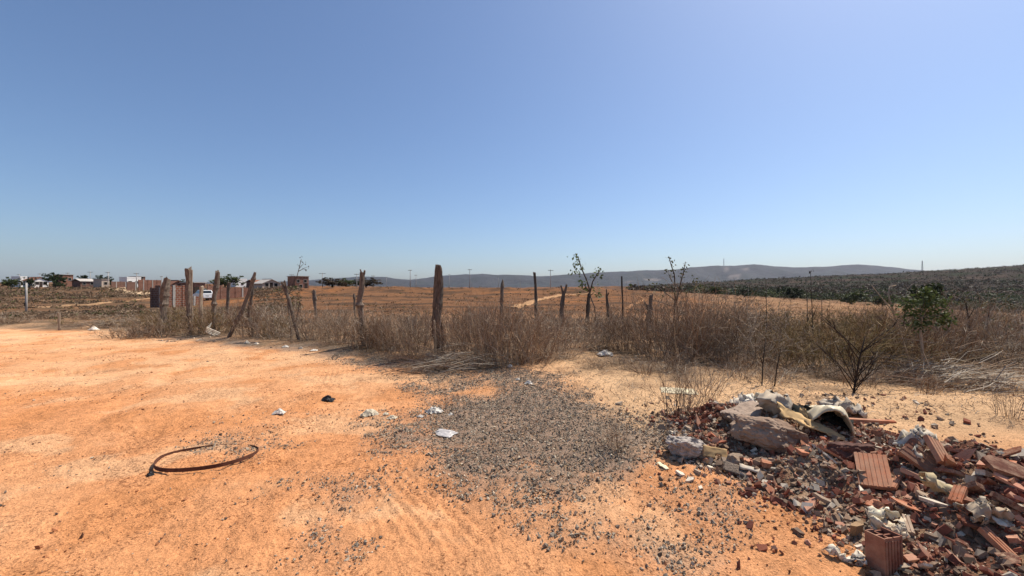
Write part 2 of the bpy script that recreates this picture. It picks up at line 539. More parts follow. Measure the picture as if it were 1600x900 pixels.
track('path', 'pale track crossing the field behind the square-cut post', [(800, 482), (825, 474), (852, 466), (872, 461.5), (900, 459.5), (930, 458.5)], 1.0, (0.43, 0.25, 0.13))
track('path', 'pale lane climbing to the houses on the left', [(234, 462), (215, 456.5), (192, 452), (170, 449.5)], 4.5, (0.56, 0.40, 0.25))
track('path', 'faint footpath crossing the left slope', [(50, 481), (100, 478), (150, 475), (205, 470), (233, 466)], 0.8, (0.36, 0.22, 0.12))
track('path', 'thin pale wheel track on the far side of the field', [(960, 495), (985, 478), (1005, 468), (985, 462)], 0.35, (0.34, 0.18, 0.09))
track('path', 'scraped pale strip across the right of the field', [(1140, 497), (1180, 487), (1230, 480), (1300, 484), (1380, 494)], 0.7, (0.36, 0.20, 0.105))


# ------------------------------------------------------------------ haze
def build_haze():
    m = bpy.data.materials.new('haze'); m.use_nodes = True
    n = m.node_tree.nodes; n.clear()
    out = n.new('ShaderNodeOutputMaterial'); v = n.new('ShaderNodeVolumePrincipled')
    v.inputs['Color'].default_value = (0.76, 0.83, 1.0, 1)
    v.inputs['Density'].default_value = 0.000034
    v.inputs['Anisotropy'].default_value = 0.2
    m.node_tree.links.new(v.outputs[0], out.inputs['Volume'])
    o = MB().box(-13000, 13000, -9200, 9200, -60, 420).build('haze', m)
    tag(o, 'thin dry haze over the distant hills', kind='stuff')


build_haze()

# ------------------------------------------------------------------ materials for things
BRICKY = speckled('fired_clay', (0.33, 0.105, 0.055), 0.3, 40, bump=0.25, obj_random=0.3)
WOOD = speckled('weathered_wood', (0.16, 0.122, 0.094), 0.75, 9, bump=1.0, obj_random=0.25, stretch=(6, 6, 0.7), bumpd=0.02)
WOOD_PALE = speckled('bleached_wood', (0.34, 0.265, 0.19), 0.45, 9, bump=0.6, obj_random=0.15, stretch=(6, 6, 0.7), bumpd=0.015)
WOOD_DARK = speckled('dark_wood', (0.05, 0.036, 0.028), 0.5, 9, bump=0.6, obj_random=0.2, stretch=(6, 6, 0.7), bumpd=0.015)
CONCRETE = speckled('concrete', (0.40, 0.37, 0.33), 0.3, 6, bump=0.3, obj_random=0.1)
WHITEWASH = speckled('whitewashed_plaster', (0.80, 0.78, 0.74), 0.12, 1.2, bump=0.05, obj_random=0.05)
PLASTER = speckled('beige_plaster', (0.52, 0.42, 0.33), 0.2, 1.2, bump=0.05, obj_random=0.1)
ROOFTILE = speckled('roof_tile', (0.20, 0.095, 0.06), 0.4, 3, bump=0.4, obj_random=0.25)
SHEETROOF = speckled('fibre_cement_roof', (0.46, 0.42, 0.38), 0.25, 2, bump=0.1, obj_random=0.1)
DARKVOID = speckled('dark_opening', (0.015, 0.013, 0.012), 0.2, 2, bump=0, obj_random=0)  # near-black colour stands in for the shade of unlit rooms
TIMBERPOLE = speckled('pole_concrete', (0.42, 0.39, 0.36), 0.25, 4, bump=0.1, obj_random=0.15)


def brick_wall_material(name, col, mortar, sx=1.0):
    m, n, l, b = nt(name)
    tc = n.new('ShaderNodeTexCoord'); sp = n.new('ShaderNodeSeparateXYZ'); l.new(tc.outputs['Object'], sp.inputs[0])
    ad = n.new('ShaderNodeMath'); ad.operation = 'ADD'; l.new(sp.outputs[0], ad.inputs[0]); l.new(sp.outputs[1], ad.inputs[1])
    cb = n.new('ShaderNodeCombineXYZ'); l.new(ad.outputs[0], cb.inputs[0]); l.new(sp.outputs[2], cb.inputs[1])
    br = n.new('ShaderNodeTexBrick')
    br.inputs['Color1'].default_value = (*col, 1); br.inputs['Color2'].default_value = (*[c * 0.7 for c in col], 1)
    br.inputs['Mortar'].default_value = (*mortar, 1); br.inputs['Scale'].default_value = 1.0
    br.inputs['Brick Width'].default_value = 0.3; br.inputs['Row Height'].default_value = 0.2; br.inputs['Mortar Size'].default_value = 0.018
    l.new(cb.outputs[0], br.inputs['Vector'])
    nz = node(n, 'ShaderNodeTexNoise', Scale=1.1, Detail=5.0); l.new(tc.outputs['Object'], nz.inputs['Vector'])
    c = mul(n, l, br.outputs['Color'], ramp(n, l, nz.outputs[0], [(0.3, 0.7), (0.7, 1.15)]))
    l.new(c, b.inputs['Base Color'])
    bp = node(n, 'ShaderNodeBump', Strength=0.5, Distance=0.02); l.new(br.outputs['Fac'], bp.inputs['Height']); bp.invert = True
    l.new(bp.outputs[0], b.inputs['Normal'])
    return m


BRICKWALL = brick_wall_material('brick_courses', (0.27, 0.10, 0.06), (0.33, 0.26, 0.2))
BRICKDARK = brick_wall_material('dusty_shaded_brick_courses', (0.21, 0.10, 0.07), (0.26, 0.2, 0.16))  # dusty brick; also paints the shade of the corner wall's left leaf


# ------------------------------------------------------------------ buildings on the left rise
def facing(px0, px1, Y, yaw=0.0):     # fronts turned a little towards the sun
    pxc = (px0 + px1) / 2; az = math.atan((pxc - 800) / FPX)
    return (px1 - px0) * Y * math.cos(az) / FPX, -az + yaw + 0.5, pxc


def house(name, label, px0, px1, ytop, Y, depth, wall, roof, roofmat=None, windows=(), doors=(), rise=0.9, yaw=0.0, parapet=False, cat='house'):
    w, rz, pxc = facing(px0, px1, Y, yaw)
    p = at(pxc, Y); h = zrow(ytop, Y) - p.z
    depth = min(depth, 4.5); root = empty(name, (p.x, p.y, p.z - 0.3), rz); h += 0.3
    tag(root, label, cat, 'houses on the rise beyond the field')
    x = w / 2
    wh = h - (rise if roof in ('gable', 'hip') else 0.0)
    wm = MB().box(-x, x, 0, depth, 0, wh)
    if roof == 'gable':        # ridge runs back from the viewer: a triangle shows in front
        wm.add([(-x, 0, wh), (x, 0, wh), (0, 0, wh + rise * 0.93), (-x, depth, wh), (x, depth, wh), (0, depth, wh + rise * 0.93)], [(0, 1, 2), (4, 3, 5), (0, 2, 5, 3), (1, 4, 5, 2)])
    wm.build('wall', wall, root)
    ov = 0.35
    if roof == 'gable':
        r = MB()
        for s in (-1, 1):
            pr = [(0, wh + rise), (s * (x + ov), wh - 0.12), (s * (x + ov), wh - 0.24), (0, wh + rise - 0.14)]
            r.prism(pr if s > 0 else pr[::-1], -ov, depth + ov)
        ro = r.build('roof', roofmat or ROOFTILE, root)
        MB().box(-0.12, 0.12, -ov - 0.01, depth + ov + 0.01, wh + rise - 0.04, wh + rise + 0.1).build('ridge_cap', roofmat or ROOFTILE, ro)
    elif roof == 'hip':        # ridge runs across
        r = MB()
        for s in (0, 1):
            y0, y1 = (-ov, depth / 2) if s == 0 else (depth + ov, depth / 2)
            vs = [(-x - ov, y0, wh - 0.1), (x + ov, y0, wh - 0.1), (x + ov, y1, wh + rise), (-x - ov, y1, wh + rise)]
            vs2 = [(a, b, c - 0.14) for a, b, c in vs]
            r.add(vs + vs2, [(0, 1, 2, 3), (7, 6, 5, 4), (0, 4, 5, 1), (1, 5, 6, 2), (2, 6, 7, 3), (3, 7, 4, 0)])
        r.build('roof', roofmat or ROOFTILE, root)
    elif roof == 'flat':
        MB().box(-x - 0.2, x + 0.2, -0.25, depth + 0.2, wh + 0.003, wh + 0.16).build('roof', roofmat or CONCRETE, root)
    else:                      # parapet
        m = MB()
        m.box(-x - 0.04, x + 0.04, -0.04, 0.15, wh + 0.003, wh + 0.4).box(-x - 0.04, x + 0.04, depth - 0.15, depth + 0.04, wh + 0.003, wh + 0.4)
        m.box(-x - 0.04, -x + 0.12, 0.153, depth - 0.153, wh + 0.003, wh + 0.4).box(x - 0.12, x + 0.04, 0.153, depth - 0.153, wh + 0.003, wh + 0.4)
        m.build('parapet', roofmat or wall, root)
    for (u, z, ww, hh) in windows:
        f = MB()
        cx = u * w; a, bq, c, d = cx - ww / 2, cx + ww / 2, z, z + hh
        f.box(a - 0.08, a, -0.07, 0.02, c - 0.08, d + 0.08).box(bq, bq + 0.08, -0.07, 0.02, c - 0.08, d + 0.08).box(a, bq, -0.07, 0.02, d, d + 0.08).box(a, bq, -0.09, 0.02, c - 0.08, c)
        wi = f.build('window', CONCRETE, root)
        MB().box(a, bq, -0.02, 0.03, c, d).build('pane', DARKVOID, wi)
    for (u, ww, hh) in doors:
        cx = u * w
        d_ = MB().box(cx - ww / 2, cx + ww / 2, -0.04, 0.03, 0.3, 0.3 + hh).build('door', WOOD_DARK, root)
        MB().box(cx + ww * 0.3, cx + ww * 0.36, -0.09, -0.043, 1.25, 1.35).build('handle', CONCRETE, d_)
    return root


house('house', 'small white box-shaped house, leftmost on the rise', 31, 43, 433.5, 150, 6, WHITEWASH, 'parapet', windows=((-0.2, 1.3, 0.9, 0.9),), doors=((0.25, 0.8, 2.0),))
house('house', 'white house with brown gable roof facing the viewer, far left', 49, 78, 433, 146, 9, WHITEWASH, 'gable', rise=1.1, windows=((-0.22, 1.2, 1.0, 1.0), (0.28, 1.2, 1.0, 1.0)), doors=((0.02, 0.85, 2.0),))
house('house', 'red brick block rising above trees near the gable-roofed white house', 94, 116, 429.5, 158, 7, BRICKWALL, 'flat', windows=((-0.25, 2.6, 0.9, 0.9), (0.2, 2.6, 0.9, 0.9)))
house('house', 'low dark brick house under a bright white sheet roof', 124, 157, 435.5, 150, 8, BRICKDARK, 'hip', SHEETROOF, rise=0.8, windows=((-0.3, 1.2, 0.8, 0.8), (0.1, 1.2, 0.8, 0.8)), doors=((0.35, 0.8, 2.0),))
house('house', 'small grey plastered house beside the white roadside pole', 158, 172, 436.5, 148, 6, PLASTER, 'flat', windows=((0.0, 1.2, 0.9, 0.9),))
house('house', 'flat white house standing above the brick yard wall', 197, 222, 434.5, 152, 8, WHITEWASH, 'parapet', windows=((-0.28, 1.9, 1.0, 0.8), (0.22, 1.9, 1.0, 0.8)))
house('house', 'raw brick upper storey showing behind the flat white house', 212, 228, 432.5, 166, 5, BRICKWALL, 'flat', windows=((0.1, 3.4, 1.0, 0.8),))
house('house', 'house with wide dark tiled gable behind the tall split post', 264, 291, 438.0, 118, 8, BRICKDARK, 'gable', rise=1.3, doors=((0.1, 0.8, 2.0),))
house('house', 'brick house with dark doorway left of the parked white car', 302, 322, 442.0, 84, 6, BRICKWALL, 'flat', SHEETROOF, windows=((0.25, 1.3, 0.8, 0.8),), doors=((-0.25, 0.9, 2.2),))
house('house', 'low white house seen over the long red wall', 367, 387, 437.0, 170, 7, WHITEWASH, 'parapet', windows=((0.1, 1.3, 0.9, 0.8),))
house('house', 'open shed with dark sloping roof touching the light tiled house', 396, 412, 437.0, 132, 6, BRICKDARK, 'hip', ROOFTILE, rise=0.7)
house('house', 'house with light tiled gable and pale front by the scrub', 408, 440, 436.0, 120, 9, PLASTER, 'gable', SHEETROOF, rise=1.2, windows=((-0.25, 1.2, 1.0, 1.0), (0.25, 1.2, 1.0, 1.0)), doors=((0.0, 0.9, 2.1),))
house('house', 'unfinished two-storey brick house with empty window openings', 460, 484, 432.0, 125, 6, BRICKWALL, 'flat', windows=((-0.28, 2.5, 0.8, 0.8), (0.24, 2.5, 0.9, 0.8), (-0.1, 0.9, 0.9, 0.9)), doors=((0.3, 0.9, 1.9),))


def yard_wall(label, px0, px1, ytop, Y, mat, thick=0.15, pillars=4, steps=(), yaw=0.0):
    w, rz, pxc = facing(px0, px1, Y, yaw)
    p = at(pxc, Y); h = zrow(ytop, Y) - p.z + 0.4
    root = empty('brick_wall', (p.x, p.y, p.z - 0.4), rz); tag(root, label, 'wall', 'raw brick walls on the left')
    m = MB(); m.box(-w / 2, w / 2, 0, thick, 0, h)
    for (u0, u1, dh) in steps:
        m.box(-w / 2 + u0 * w, -w / 2 + u1 * w, 0, thick, h + 0.002, h + dh)
    m.build('brickwork', mat, root)
    for i in range(pillars):
        x = -w / 2 + w * i / max(1, pillars - 1)
        MB().box(x - 0.1, x + 0.1, -0.04, thick + 0.04, 0, h + 0.05).build('pillar', CONCRETE if i % 2 else mat, root)
    return root


yard_wall('dusty brick yard wall beside the pale track on the rise', 173, 198, 440, 130, BRICKDARK)
yard_wall('dark stub of brick wall below the flat white house', 198, 213, 440.5, 118, BRICKDARK, pillars=2)
yard_wall('long brick yard wall right of the flat white house', 215, 255, 437.5, 112, BRICKWALL, pillars=6)
# nearest wall: two leaves meeting at a corner, the left one's shade put into darker brick colour
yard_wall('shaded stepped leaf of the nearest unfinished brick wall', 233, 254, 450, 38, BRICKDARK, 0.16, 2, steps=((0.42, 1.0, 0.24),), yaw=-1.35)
yard_wall('sunlit leaf of the nearest unfinished brick wall', 254.5, 289, 446.5, 38, BRICKWALL, 0.16, 3)
yard_wall('low brick wall running right from the nearest wall', 289.5, 318, 463, 45, BRICKWALL, 0.15, 3)
yard_wall('red brick wall right of the parked white car', 324, 347, 446, 62, BRICKWALL, 0.15, 3)
yard_wall('long red brick yard wall behind the leaning post', 344, 393, 449.5, 66, BRICKWALL, 0.15, 5)


def car(px, Y, label):
    p = at(px, Y); az = math.atan((px - 800) / FPX)
    root = empty('parked_car', p, -az + 0.25); tag(root, label, 'car')
    paint = speckled('white_car_paint', (0.8, 0.8, 0.79), 0.05, 3, rough=0.3, bump=0, spec=0.5, obj_random=0)
    glass = speckled('dark_car_glass', (0.02, 0.025, 0.03), 0.1, 3, rough=0.1, bump=0, spec=0.5, obj_random=0)
    red = speckled('tail_lamp_red', (0.45, 0.02, 0.02), 0.1, 3, rough=0.3, bump=0, obj_random=0)
    tyre = speckled('tyre_rubber', (0.03, 0.03, 0.03), 0.2, 8, bump=0.1, obj_random=0)
    side = [(0, 0.35), (0, 0.95), (0.12, 1.0), (0.45, 1.5), (1.9, 1.52), (2.6, 1.02), (3.7, 0.9), (3.95, 0.7), (3.95, 0.35)]
    m = MB(); ws = {1.5: 0.66, 1.52: 0.66}
    L = [(-ws.get(z, 0.83), y, z) for y, z in side]; R = [(ws.get(z, 0.83), y, z) for y, z in side]
    n = len(side)
    m.add(L + R, [list(range(n)), list(range(2 * n - 1, n - 1, -1))] + [[i + n, (i + 1) % n + n, (i + 1) % n, i] for i in range(n)])
    body = m.build('body', paint, root)
    MB().add([(-0.66, 0.13, 1.03), (0.66, 0.13, 1.03), (0.58, 0.405, 1.44), (-0.58, 0.405, 1.44), (-0.66, 0.16, 1.03), (0.66, 0.16, 1.03), (0.58, 0.43, 1.44), (-0.58, 0.43, 1.44)], [(0, 1, 2, 3), (4, 7, 6, 5), (0, 4, 5, 1), (1, 5, 6, 2), (2, 6, 7, 3), (3, 7, 4, 0)]).build('rear_window', glass, root)
    for s in (-1, 1):
        MB().add([(s * 0.835, 0.5, 1.03), (s * 0.835, 2.5, 1.03), (s * 0.69, 1.85, 1.46), (s * 0.69, 0.55, 1.46)], [(0, 1, 2, 3)]).build('side_window', glass, root)
        MB().box(s * 0.74 - 0.08, s * 0.74 + 0.08, -0.02, 0.05, 0.72, 0.94).build('tail_light', red, root)
        for y in (0.75, 3.15):
            wl_ = MB().tube([(s * 0.86, y, 0.31), (s * 0.66, y, 0.31)], 0.31, 14).build('wheel', tyre, root)
            MB().tube([(s * 0.872, y, 0.31), (s * 0.80, y, 0.31)], 0.17, 10).build('rim', CONCRETE, wl_)
    MB().box(-0.84, 0.84, -0.09, 0.0, 0.38, 0.56).build('bumper', paint, root)
    MB().box(-0.22, 0.22, -0.105, -0.092, 0.6, 0.7).build('number_plate', CONCRETE, root)


car(323.5, 60, 'white hatchback parked by the brick walls, seen from behind')


# ------------------------------------------------------------------ utility poles and masts
def power_pole(label, px, ytop, Y, arm=0.9, mat=TIMBERPOLE, name='utility_pole', rb=0.14, rt=0.09, cat='pole', group='utility poles in the distance', arm2=False):
    p = at(px, Y); h = zrow(ytop, Y) - p.z + 0.3
    root = empty(name, (p.x, p.y, p.z - 0.3), random.uniform(-0.6, 0.6)); tag(root, label, cat, group)
    MB().tube([(0, 0, 0), (0, 0, h * 0.5), (0, 0, h)], [rb, (rb + rt) / 2, rt], 8).build('shaft', mat, root, True)
    if arm:
        for zz in ([h - 0.35] + ([h - 1.4] if arm2 else [])):
            a = MB().box(-arm, arm, -rt - 0.11, -rt - 0.005, zz - 0.06, zz + 0.06).build('crossarm', WOOD_DARK, root)
            for s in (-0.85, 0, 0.85):
                MB().tube([(s * arm, -rt - 0.06, zz + 0.063), (s * arm, -rt - 0.06, zz + 0.24)], [0.05, 0.04], 6).build('insulator', CONCRETE, a)
    return root


for args in [
    ('pale roadside pole standing by the small grey house', 169, 424.5, 140),
    ('utility pole above the red brick block, far left', 106, 425.5, 165),
    ('utility pole over the white sheet roof', 141, 424, 165),
    ('slim pole behind the gable-roofed white house', 62, 427, 190),
    ('slim pole behind the leftmost white house', 30, 428, 180),
    ('utility pole above the brick wall right of the flat white house', 213.5, 426, 130),
    ('utility pole just left of the first dark fence post', 253, 431, 150),
    ('utility pole right of the two-storey brick house', 504, 426, 150, 1.2),
    ('white concrete pole just left of the forked-top post', 557.5, 427, 130),
    ('pole just right of the forked-top post', 583, 430, 170),
    ('short far pole between forked-top post and the thick post', 604, 432.5, 260),
    ('tall thin pole on the skyline left of the thick post', 641, 421, 150),
    ('pole with arms close left of the thick post', 650, 429, 190),
    ('far pole close right of the thick post', 702, 428, 260),
    ('tall dark pole on the skyline right of the thick post', 734, 420, 145),
    ('faint far pole above the knobbly post', 779, 432, 300),
    ('tall pole right of the straight square post', 860, 421, 135, 1.1),
    ('faint far pole behind the leafy sapling', 921, 436, 300),
    ('thin pole left of the house with light tiled gable', 347, 431, 180),
    ('thin pole beside the two-storey brick house', 456, 428, 140),
]:
    lb, px, yt, Y = args[:4]
    power_pole(lb, px, yt, Y, arm=args[4] if len(args) > 4 else 0.75)
pl = power_pole('short pale concrete stake pole alone on the left slope', 41, 442, 33, arm=0, name='concrete_pole', rb=0.075, rt=0.065, group=None)
MB().box(-0.085, 0.085, -0.10, -0.077, 0.75, 1.05).build('dark_patch', WOOD_DARK, pl)  # dark patch set low on the shaft front


def lattice_mast(label, px, ytop, D, ybase, half):
    x = (px - 800) / FPX * D; zt = zrow(ytop, D); zb = zrow(ybase, D)
    root = empty('radio_mast', (x, D, zb)); tag(root, label, 'mast')
    h = zt - zb; m = MB()
    for sx in (-1, 1):
        for sy in (-1, 1):
            m.tube([(sx * half, sy * half, 0), (sx * half * 0.25, sy * half * 0.25, h)], half * 0.16, 5)
    m.build('leg_frame', TIMBERPOLE, root)
    br = MB()
    for i in range(7):
        a = h * i / 7; b2 = h * (i + 1) / 7; ra = half * (1 - 0.75 * i / 7); rb = half * (1 - 0.75 * (i + 1) / 7)
        for s in (-1, 1):
            br.tube([(-ra, s * ra, a), (rb, s * rb, b2)], half * 0.1, 4).tube([(s * ra, -ra, a), (s * rb, rb, b2)], half * 0.1, 4)
    br.build('bracing', TIMBERPOLE, root)


lattice_mast('lattice mast on the skyline above the right-hand hill', 1441, 407.5, 1500, 436, 2.6)
lattice_mast('faint tall mast on the hilltop of the far range', 1131, 404, 6200, 416, 6)


# ------------------------------------------------------------------ fence posts
def post(label, pts, wid, mat=WOOD, Y=14.0, Yt=None, fork=None, name='fence_post', square=0.0, sides=10, knots=3, point=0.0, seed=0, sink=0.35):
    """pts: photo pixels from the foot up to the top; wid: width in photo pixels foot -> top"""
    r_ = np.random.default_rng(seed + 100)
    Yt = Yt or Y
    n = len(pts)
    foot = at(pts[0][0], Y)
    P = []
    for i, (px, py) in enumerate(pts):
        y = Y + (Yt - Y) * i / (n - 1)
        P.append(Vector(((px - 800) / FPX * y, y, zrow(py, y))))
    P[0].z = foot.z; d0 = (P[1] - P[0]).normalized()
    P = [P[0] - d0 * sink] + P
    rads = [wid[0] / 2 * Y / FPX] + [(wid[0] + (wid[1] - wid[0]) * i / (n - 1)) / 2 * Y / FPX for i in range(n)]
    # resample
    cum = [0]
    for a, b in zip(P, P[1:]): cum.append(cum[-1] + (b - a).length)
    K = max(14, int(cum[-1] / 0.07)); ts = np.linspace(0, cum[-1], K)
    C = np.stack([np.interp(ts, cum, [p[k] for p in P]) for k in range(3)], 1); R = np.interp(ts, cum, rads)
    for k in range(2):
        C[:, k] += R * 0.3 * np.interp(ts, np.linspace(0, cum[-1], 7), r_.normal(0, 1, 7)) * 0.6
    R = R * (1 + 0.10 * np.interp(ts, np.linspace(0, cum[-1], 11), r_.normal(0, 1, 11)))
    for _ in range(knots):
        tk = r_.uniform(0.3, 0.98) * cum[-1]; R = R * (1 + 0.28 * np.exp(-((ts - tk) / 0.045) ** 2))
    if point:
        R[-3:] *= np.array([0.95, 0.75, 0.35]) ** point
    th = np.linspace(0, 2 * np.pi, sides, endpoint=False)
    prof = 1 + square * 0.18 * np.cos(4 * th + 0.6) + r_.normal(0, 0.09, sides)
    V = []
    for i in range(K):
        tw = 0.5 * ts[i]
        q = R[i] * prof * (1 + r_.normal(0, 0.035, sides))
        V.append(np.stack([C[i, 0] + np.cos(th + tw) * q, C[i, 1] + np.sin(th + tw) * q, np.full(sides, C[i, 2]) + (r_.normal(0, R[-1] * 0.5, sides) if i == K - 1 else 0)], 1))
    V = np.concatenate(V) - np.array(foot)
    m = MB(); fs = []
    for i in range(K - 1):
        for j in range(sides):
            fs.append((i * sides + j, i * sides + (j + 1) % sides, (i + 1) * sides + (j + 1) % sides, (i + 1) * sides + j))
    V = list(map(tuple, V)); V.append(tuple(np.mean(V[-sides:], 0) + np.array([0, 0, R[-1] * 0.2]))); c = len(V) - 1
    fs += [((K - 1) * sides + j, (K - 1) * sides + (j + 1) % sides, c) for j in range(sides)]
    m.add(V, fs)
    for fk in (fork or []):
        a, b, w0 = fk[:3]
        pa = Vector(((a[0] - 800) / FPX * Yt, Yt, zrow(a[1], Yt))) - foot; pb = Vector(((b[0] - 800) / FPX * Yt, Yt - 0.05, zrow(b[1], Yt))) - foot
        rr = w0 / 2 * Yt / FPX
        m.tube([pa, pa.lerp(pb, 0.5) + Vector((rr * 0.3, 0, 0)), pb], [rr, rr * 0.9, rr * 0.65], 7)
    o = m.build(name, mat); o.location = foot
    tag(o, label, 'post', 'old wooden fence posts')
    return o


post('thick dark post with dusty top, leftmost of the fence row', [(253, 512), (256, 470), (260, 436)], (8, 9), Y=14.2, seed=1, square=1)
post('tall stout weathered post with flat top, taller of a close pair', [(297, 512), (295, 465), (294.5, 421)], (6, 7), Y=13.8, seed=2, square=1)
post('slim bleached pole standing close against the tall stout post', [(301, 514), (300, 470), (300, 421.5)], (2.2, 2), WOOD_PALE, Y=13.7, seed=3, knots=1)
post('short pale sawn stake right of the close pair', [(313.5, 517), (313.8, 480), (314.2, 448)], (4.4, 4), WOOD_PALE, Y=13.6, seed=4, square=1, knots=0)
post('crooked dark post with knobbed broken top', [(331.5, 520), (334, 480), (337, 450), (340.5, 425.5)], (6, 7.5), Y=13.4, seed=5, knots=4)
post('thin grey post set back behind the crooked knobbed one', [(355, 500), (356, 470), (358, 441)], (4, 4), Y=17.5, seed=6)
post('strongly leaning dark post slanting up to the right', [(359, 531), (374, 493), (388, 461), (399.5, 425.5)], (6, 5), Y=12.7, seed=7, knots=3, point=0.6)
post('thin bent post half hidden behind the leaning one', [(395, 520), (390, 500), (389, 485), (395, 449)], (4, 4), Y=13.4, seed=8)
post('grey post leaning left with twiggy split top', [(467, 535), (461, 505), (452, 470), (441.5, 441)], (5, 5), Y=12.2, seed=9, fork=[((450, 462), (446, 438), 3), ((462, 505), (470, 470), 2)])
post('slim dark post alone in the brush left of the forked-top post', [(494, 512), (493, 480), (490, 454)], (4, 4.5), Y=17, seed=10, knots=4)
post('short dark stub of a post just left of the forked-top post', [(556, 505), (554, 480), (553, 459)], (3, 3.4), Y=17.5, seed=11)
post('tall wavy dark post with a split forked top', [(567, 548), (565.5, 505), (562, 467), (565, 440), (567, 428)], (9, 7), Y=10.6, seed=12, knots=3, fork=[((566, 432), (564, 421), 3), ((567, 432), (571, 422.5), 4)])
post('thickest split post with pointed top in the middle foreground', [(687, 561), (685, 510), (683.5, 460), (682.5, 414)], (12, 11), Y=9.2, seed=13, square=2.0, sides=16, knots=2, point=0.25)
post('thin short slat leaning on the thickest post', [(681, 565), (680, 530), (678.5, 501)], (3.4, 3.2), WOOD_PALE, Y=8.95, seed=14, square=1, knots=0)
post('knobbly dark post with tapering spike top', [(783, 520), (783, 490), (784.5, 462), (785.5, 437)], (5.5, 4.6), Y=13.2, seed=15, knots=6, point=1.3)
post('straight square-cut post with level top', [(841, 524), (838, 475), (834.5, 425.5)], (6, 5), Y=13.2, seed=16, square=1.2, knots=0)
post('dark post ending in a Y-shaped fork', [(875.5, 522), (878, 480), (880.5, 457)], (6, 5.5), Y=13, seed=17, fork=[((880, 462), (876, 446), 4), ((880.5, 462), (885, 444.5), 4.5)])
post('dark post beside the stem of the leafy sapling', [(916.5, 524), (918, 490), (920, 459)], (5.5, 4.5), WOOD_DARK, Y=13.2, seed=18)
post('thin forked post right of the leafy sapling', [(953, 520), (950, 480), (947.5, 461)], (4.4, 4), Y=13.5, seed=19, fork=[((947.7, 464), (947, 452), 2.6), ((947.7, 464), (951, 457), 2.2)])
post('straight thin black pole right of the leafy sapling', [(974, 522), (973, 480), (971.5, 432)], (2.6, 2.4), WOOD_DARK, Y=13.4, seed=20, knots=0, square=1)
post('squat broken stump tangled with vines', [(1013, 520), (1014, 490), (1017, 461)], (8, 6), Y=13.5, seed=21, knots=4, fork=[((1015, 485), (1006, 472), 4)])
post('small pale stake at the road edge, far left', [(92.5, 507), (92.5, 489)], (3, 3), WOOD_PALE, Y=15.6, seed=22, knots=0, square=1, name='stake')

# ------------------------------------------------------------------ dry vegetation
def tubes(P, R, sides=3):
    P = np.asarray(P, float); R = np.asarray(R, float)
    n, k, _ = P.shape
    d = P[:, -1] - P[:, 0]; d /= np.linalg.norm(d, axis=1, keepdims=True) + 1e-9
    ref = np.where(np.abs(d[:, 2:3]) > 0.8, np.array([[1.0, 0.2, 0]]), np.array([[0.1, 0, 1.0]]))
    a = np.cross(d, ref); a /= np.linalg.norm(a, axis=1, keepdims=True) + 1e-9
    b = np.cross(d, a)
    th = np.arange(sides) * 2 * np.pi / sides
    ring = a[:, None, :] * np.cos(th)[None, :, None] + b[:, None, :] * np.sin(th)[None, :, None]
    V = P[:, :, None, :] + ring[:, None, :, :] * R[:, :, None, None]
    base = np.arange(n)[:, None, None] * (k * sides) + np.arange(k - 1)[None, :, None] * sides
    j = np.arange(sides)[None, None, :]; j2 = (j + 1) % sides
    F = np.stack(np.broadcast_arrays(base + j, base + j2, base + sides + j2, base + sides + j), -1)
    return V.reshape(-1, 3), F.reshape(-1, 4), k * sides


def unit(v):
    return v / (np.linalg.norm(v, axis=-1, keepdims=True) + 1e-9)


PAL_BROWN = np.array([(0.26, 0.16, 0.095), (0.34, 0.23, 0.145), (0.15, 0.092, 0.058), (0.47, 0.355, 0.24), (0.23, 0.145, 0.095)])
PAL_GREY = np.array([(0.26, 0.215, 0.17), (0.40, 0.335, 0.255), (0.2, 0.14, 0.09), (0.26, 0.17, 0.105), (0.5, 0.42, 0.32)])
PAL_OLIVE = np.array([(0.23, 0.16, 0.07), (0.30, 0.21, 0.10), (0.16, 0.125, 0.045), (0.38, 0.27, 0.15), (0.14, 0.09, 0.05)])


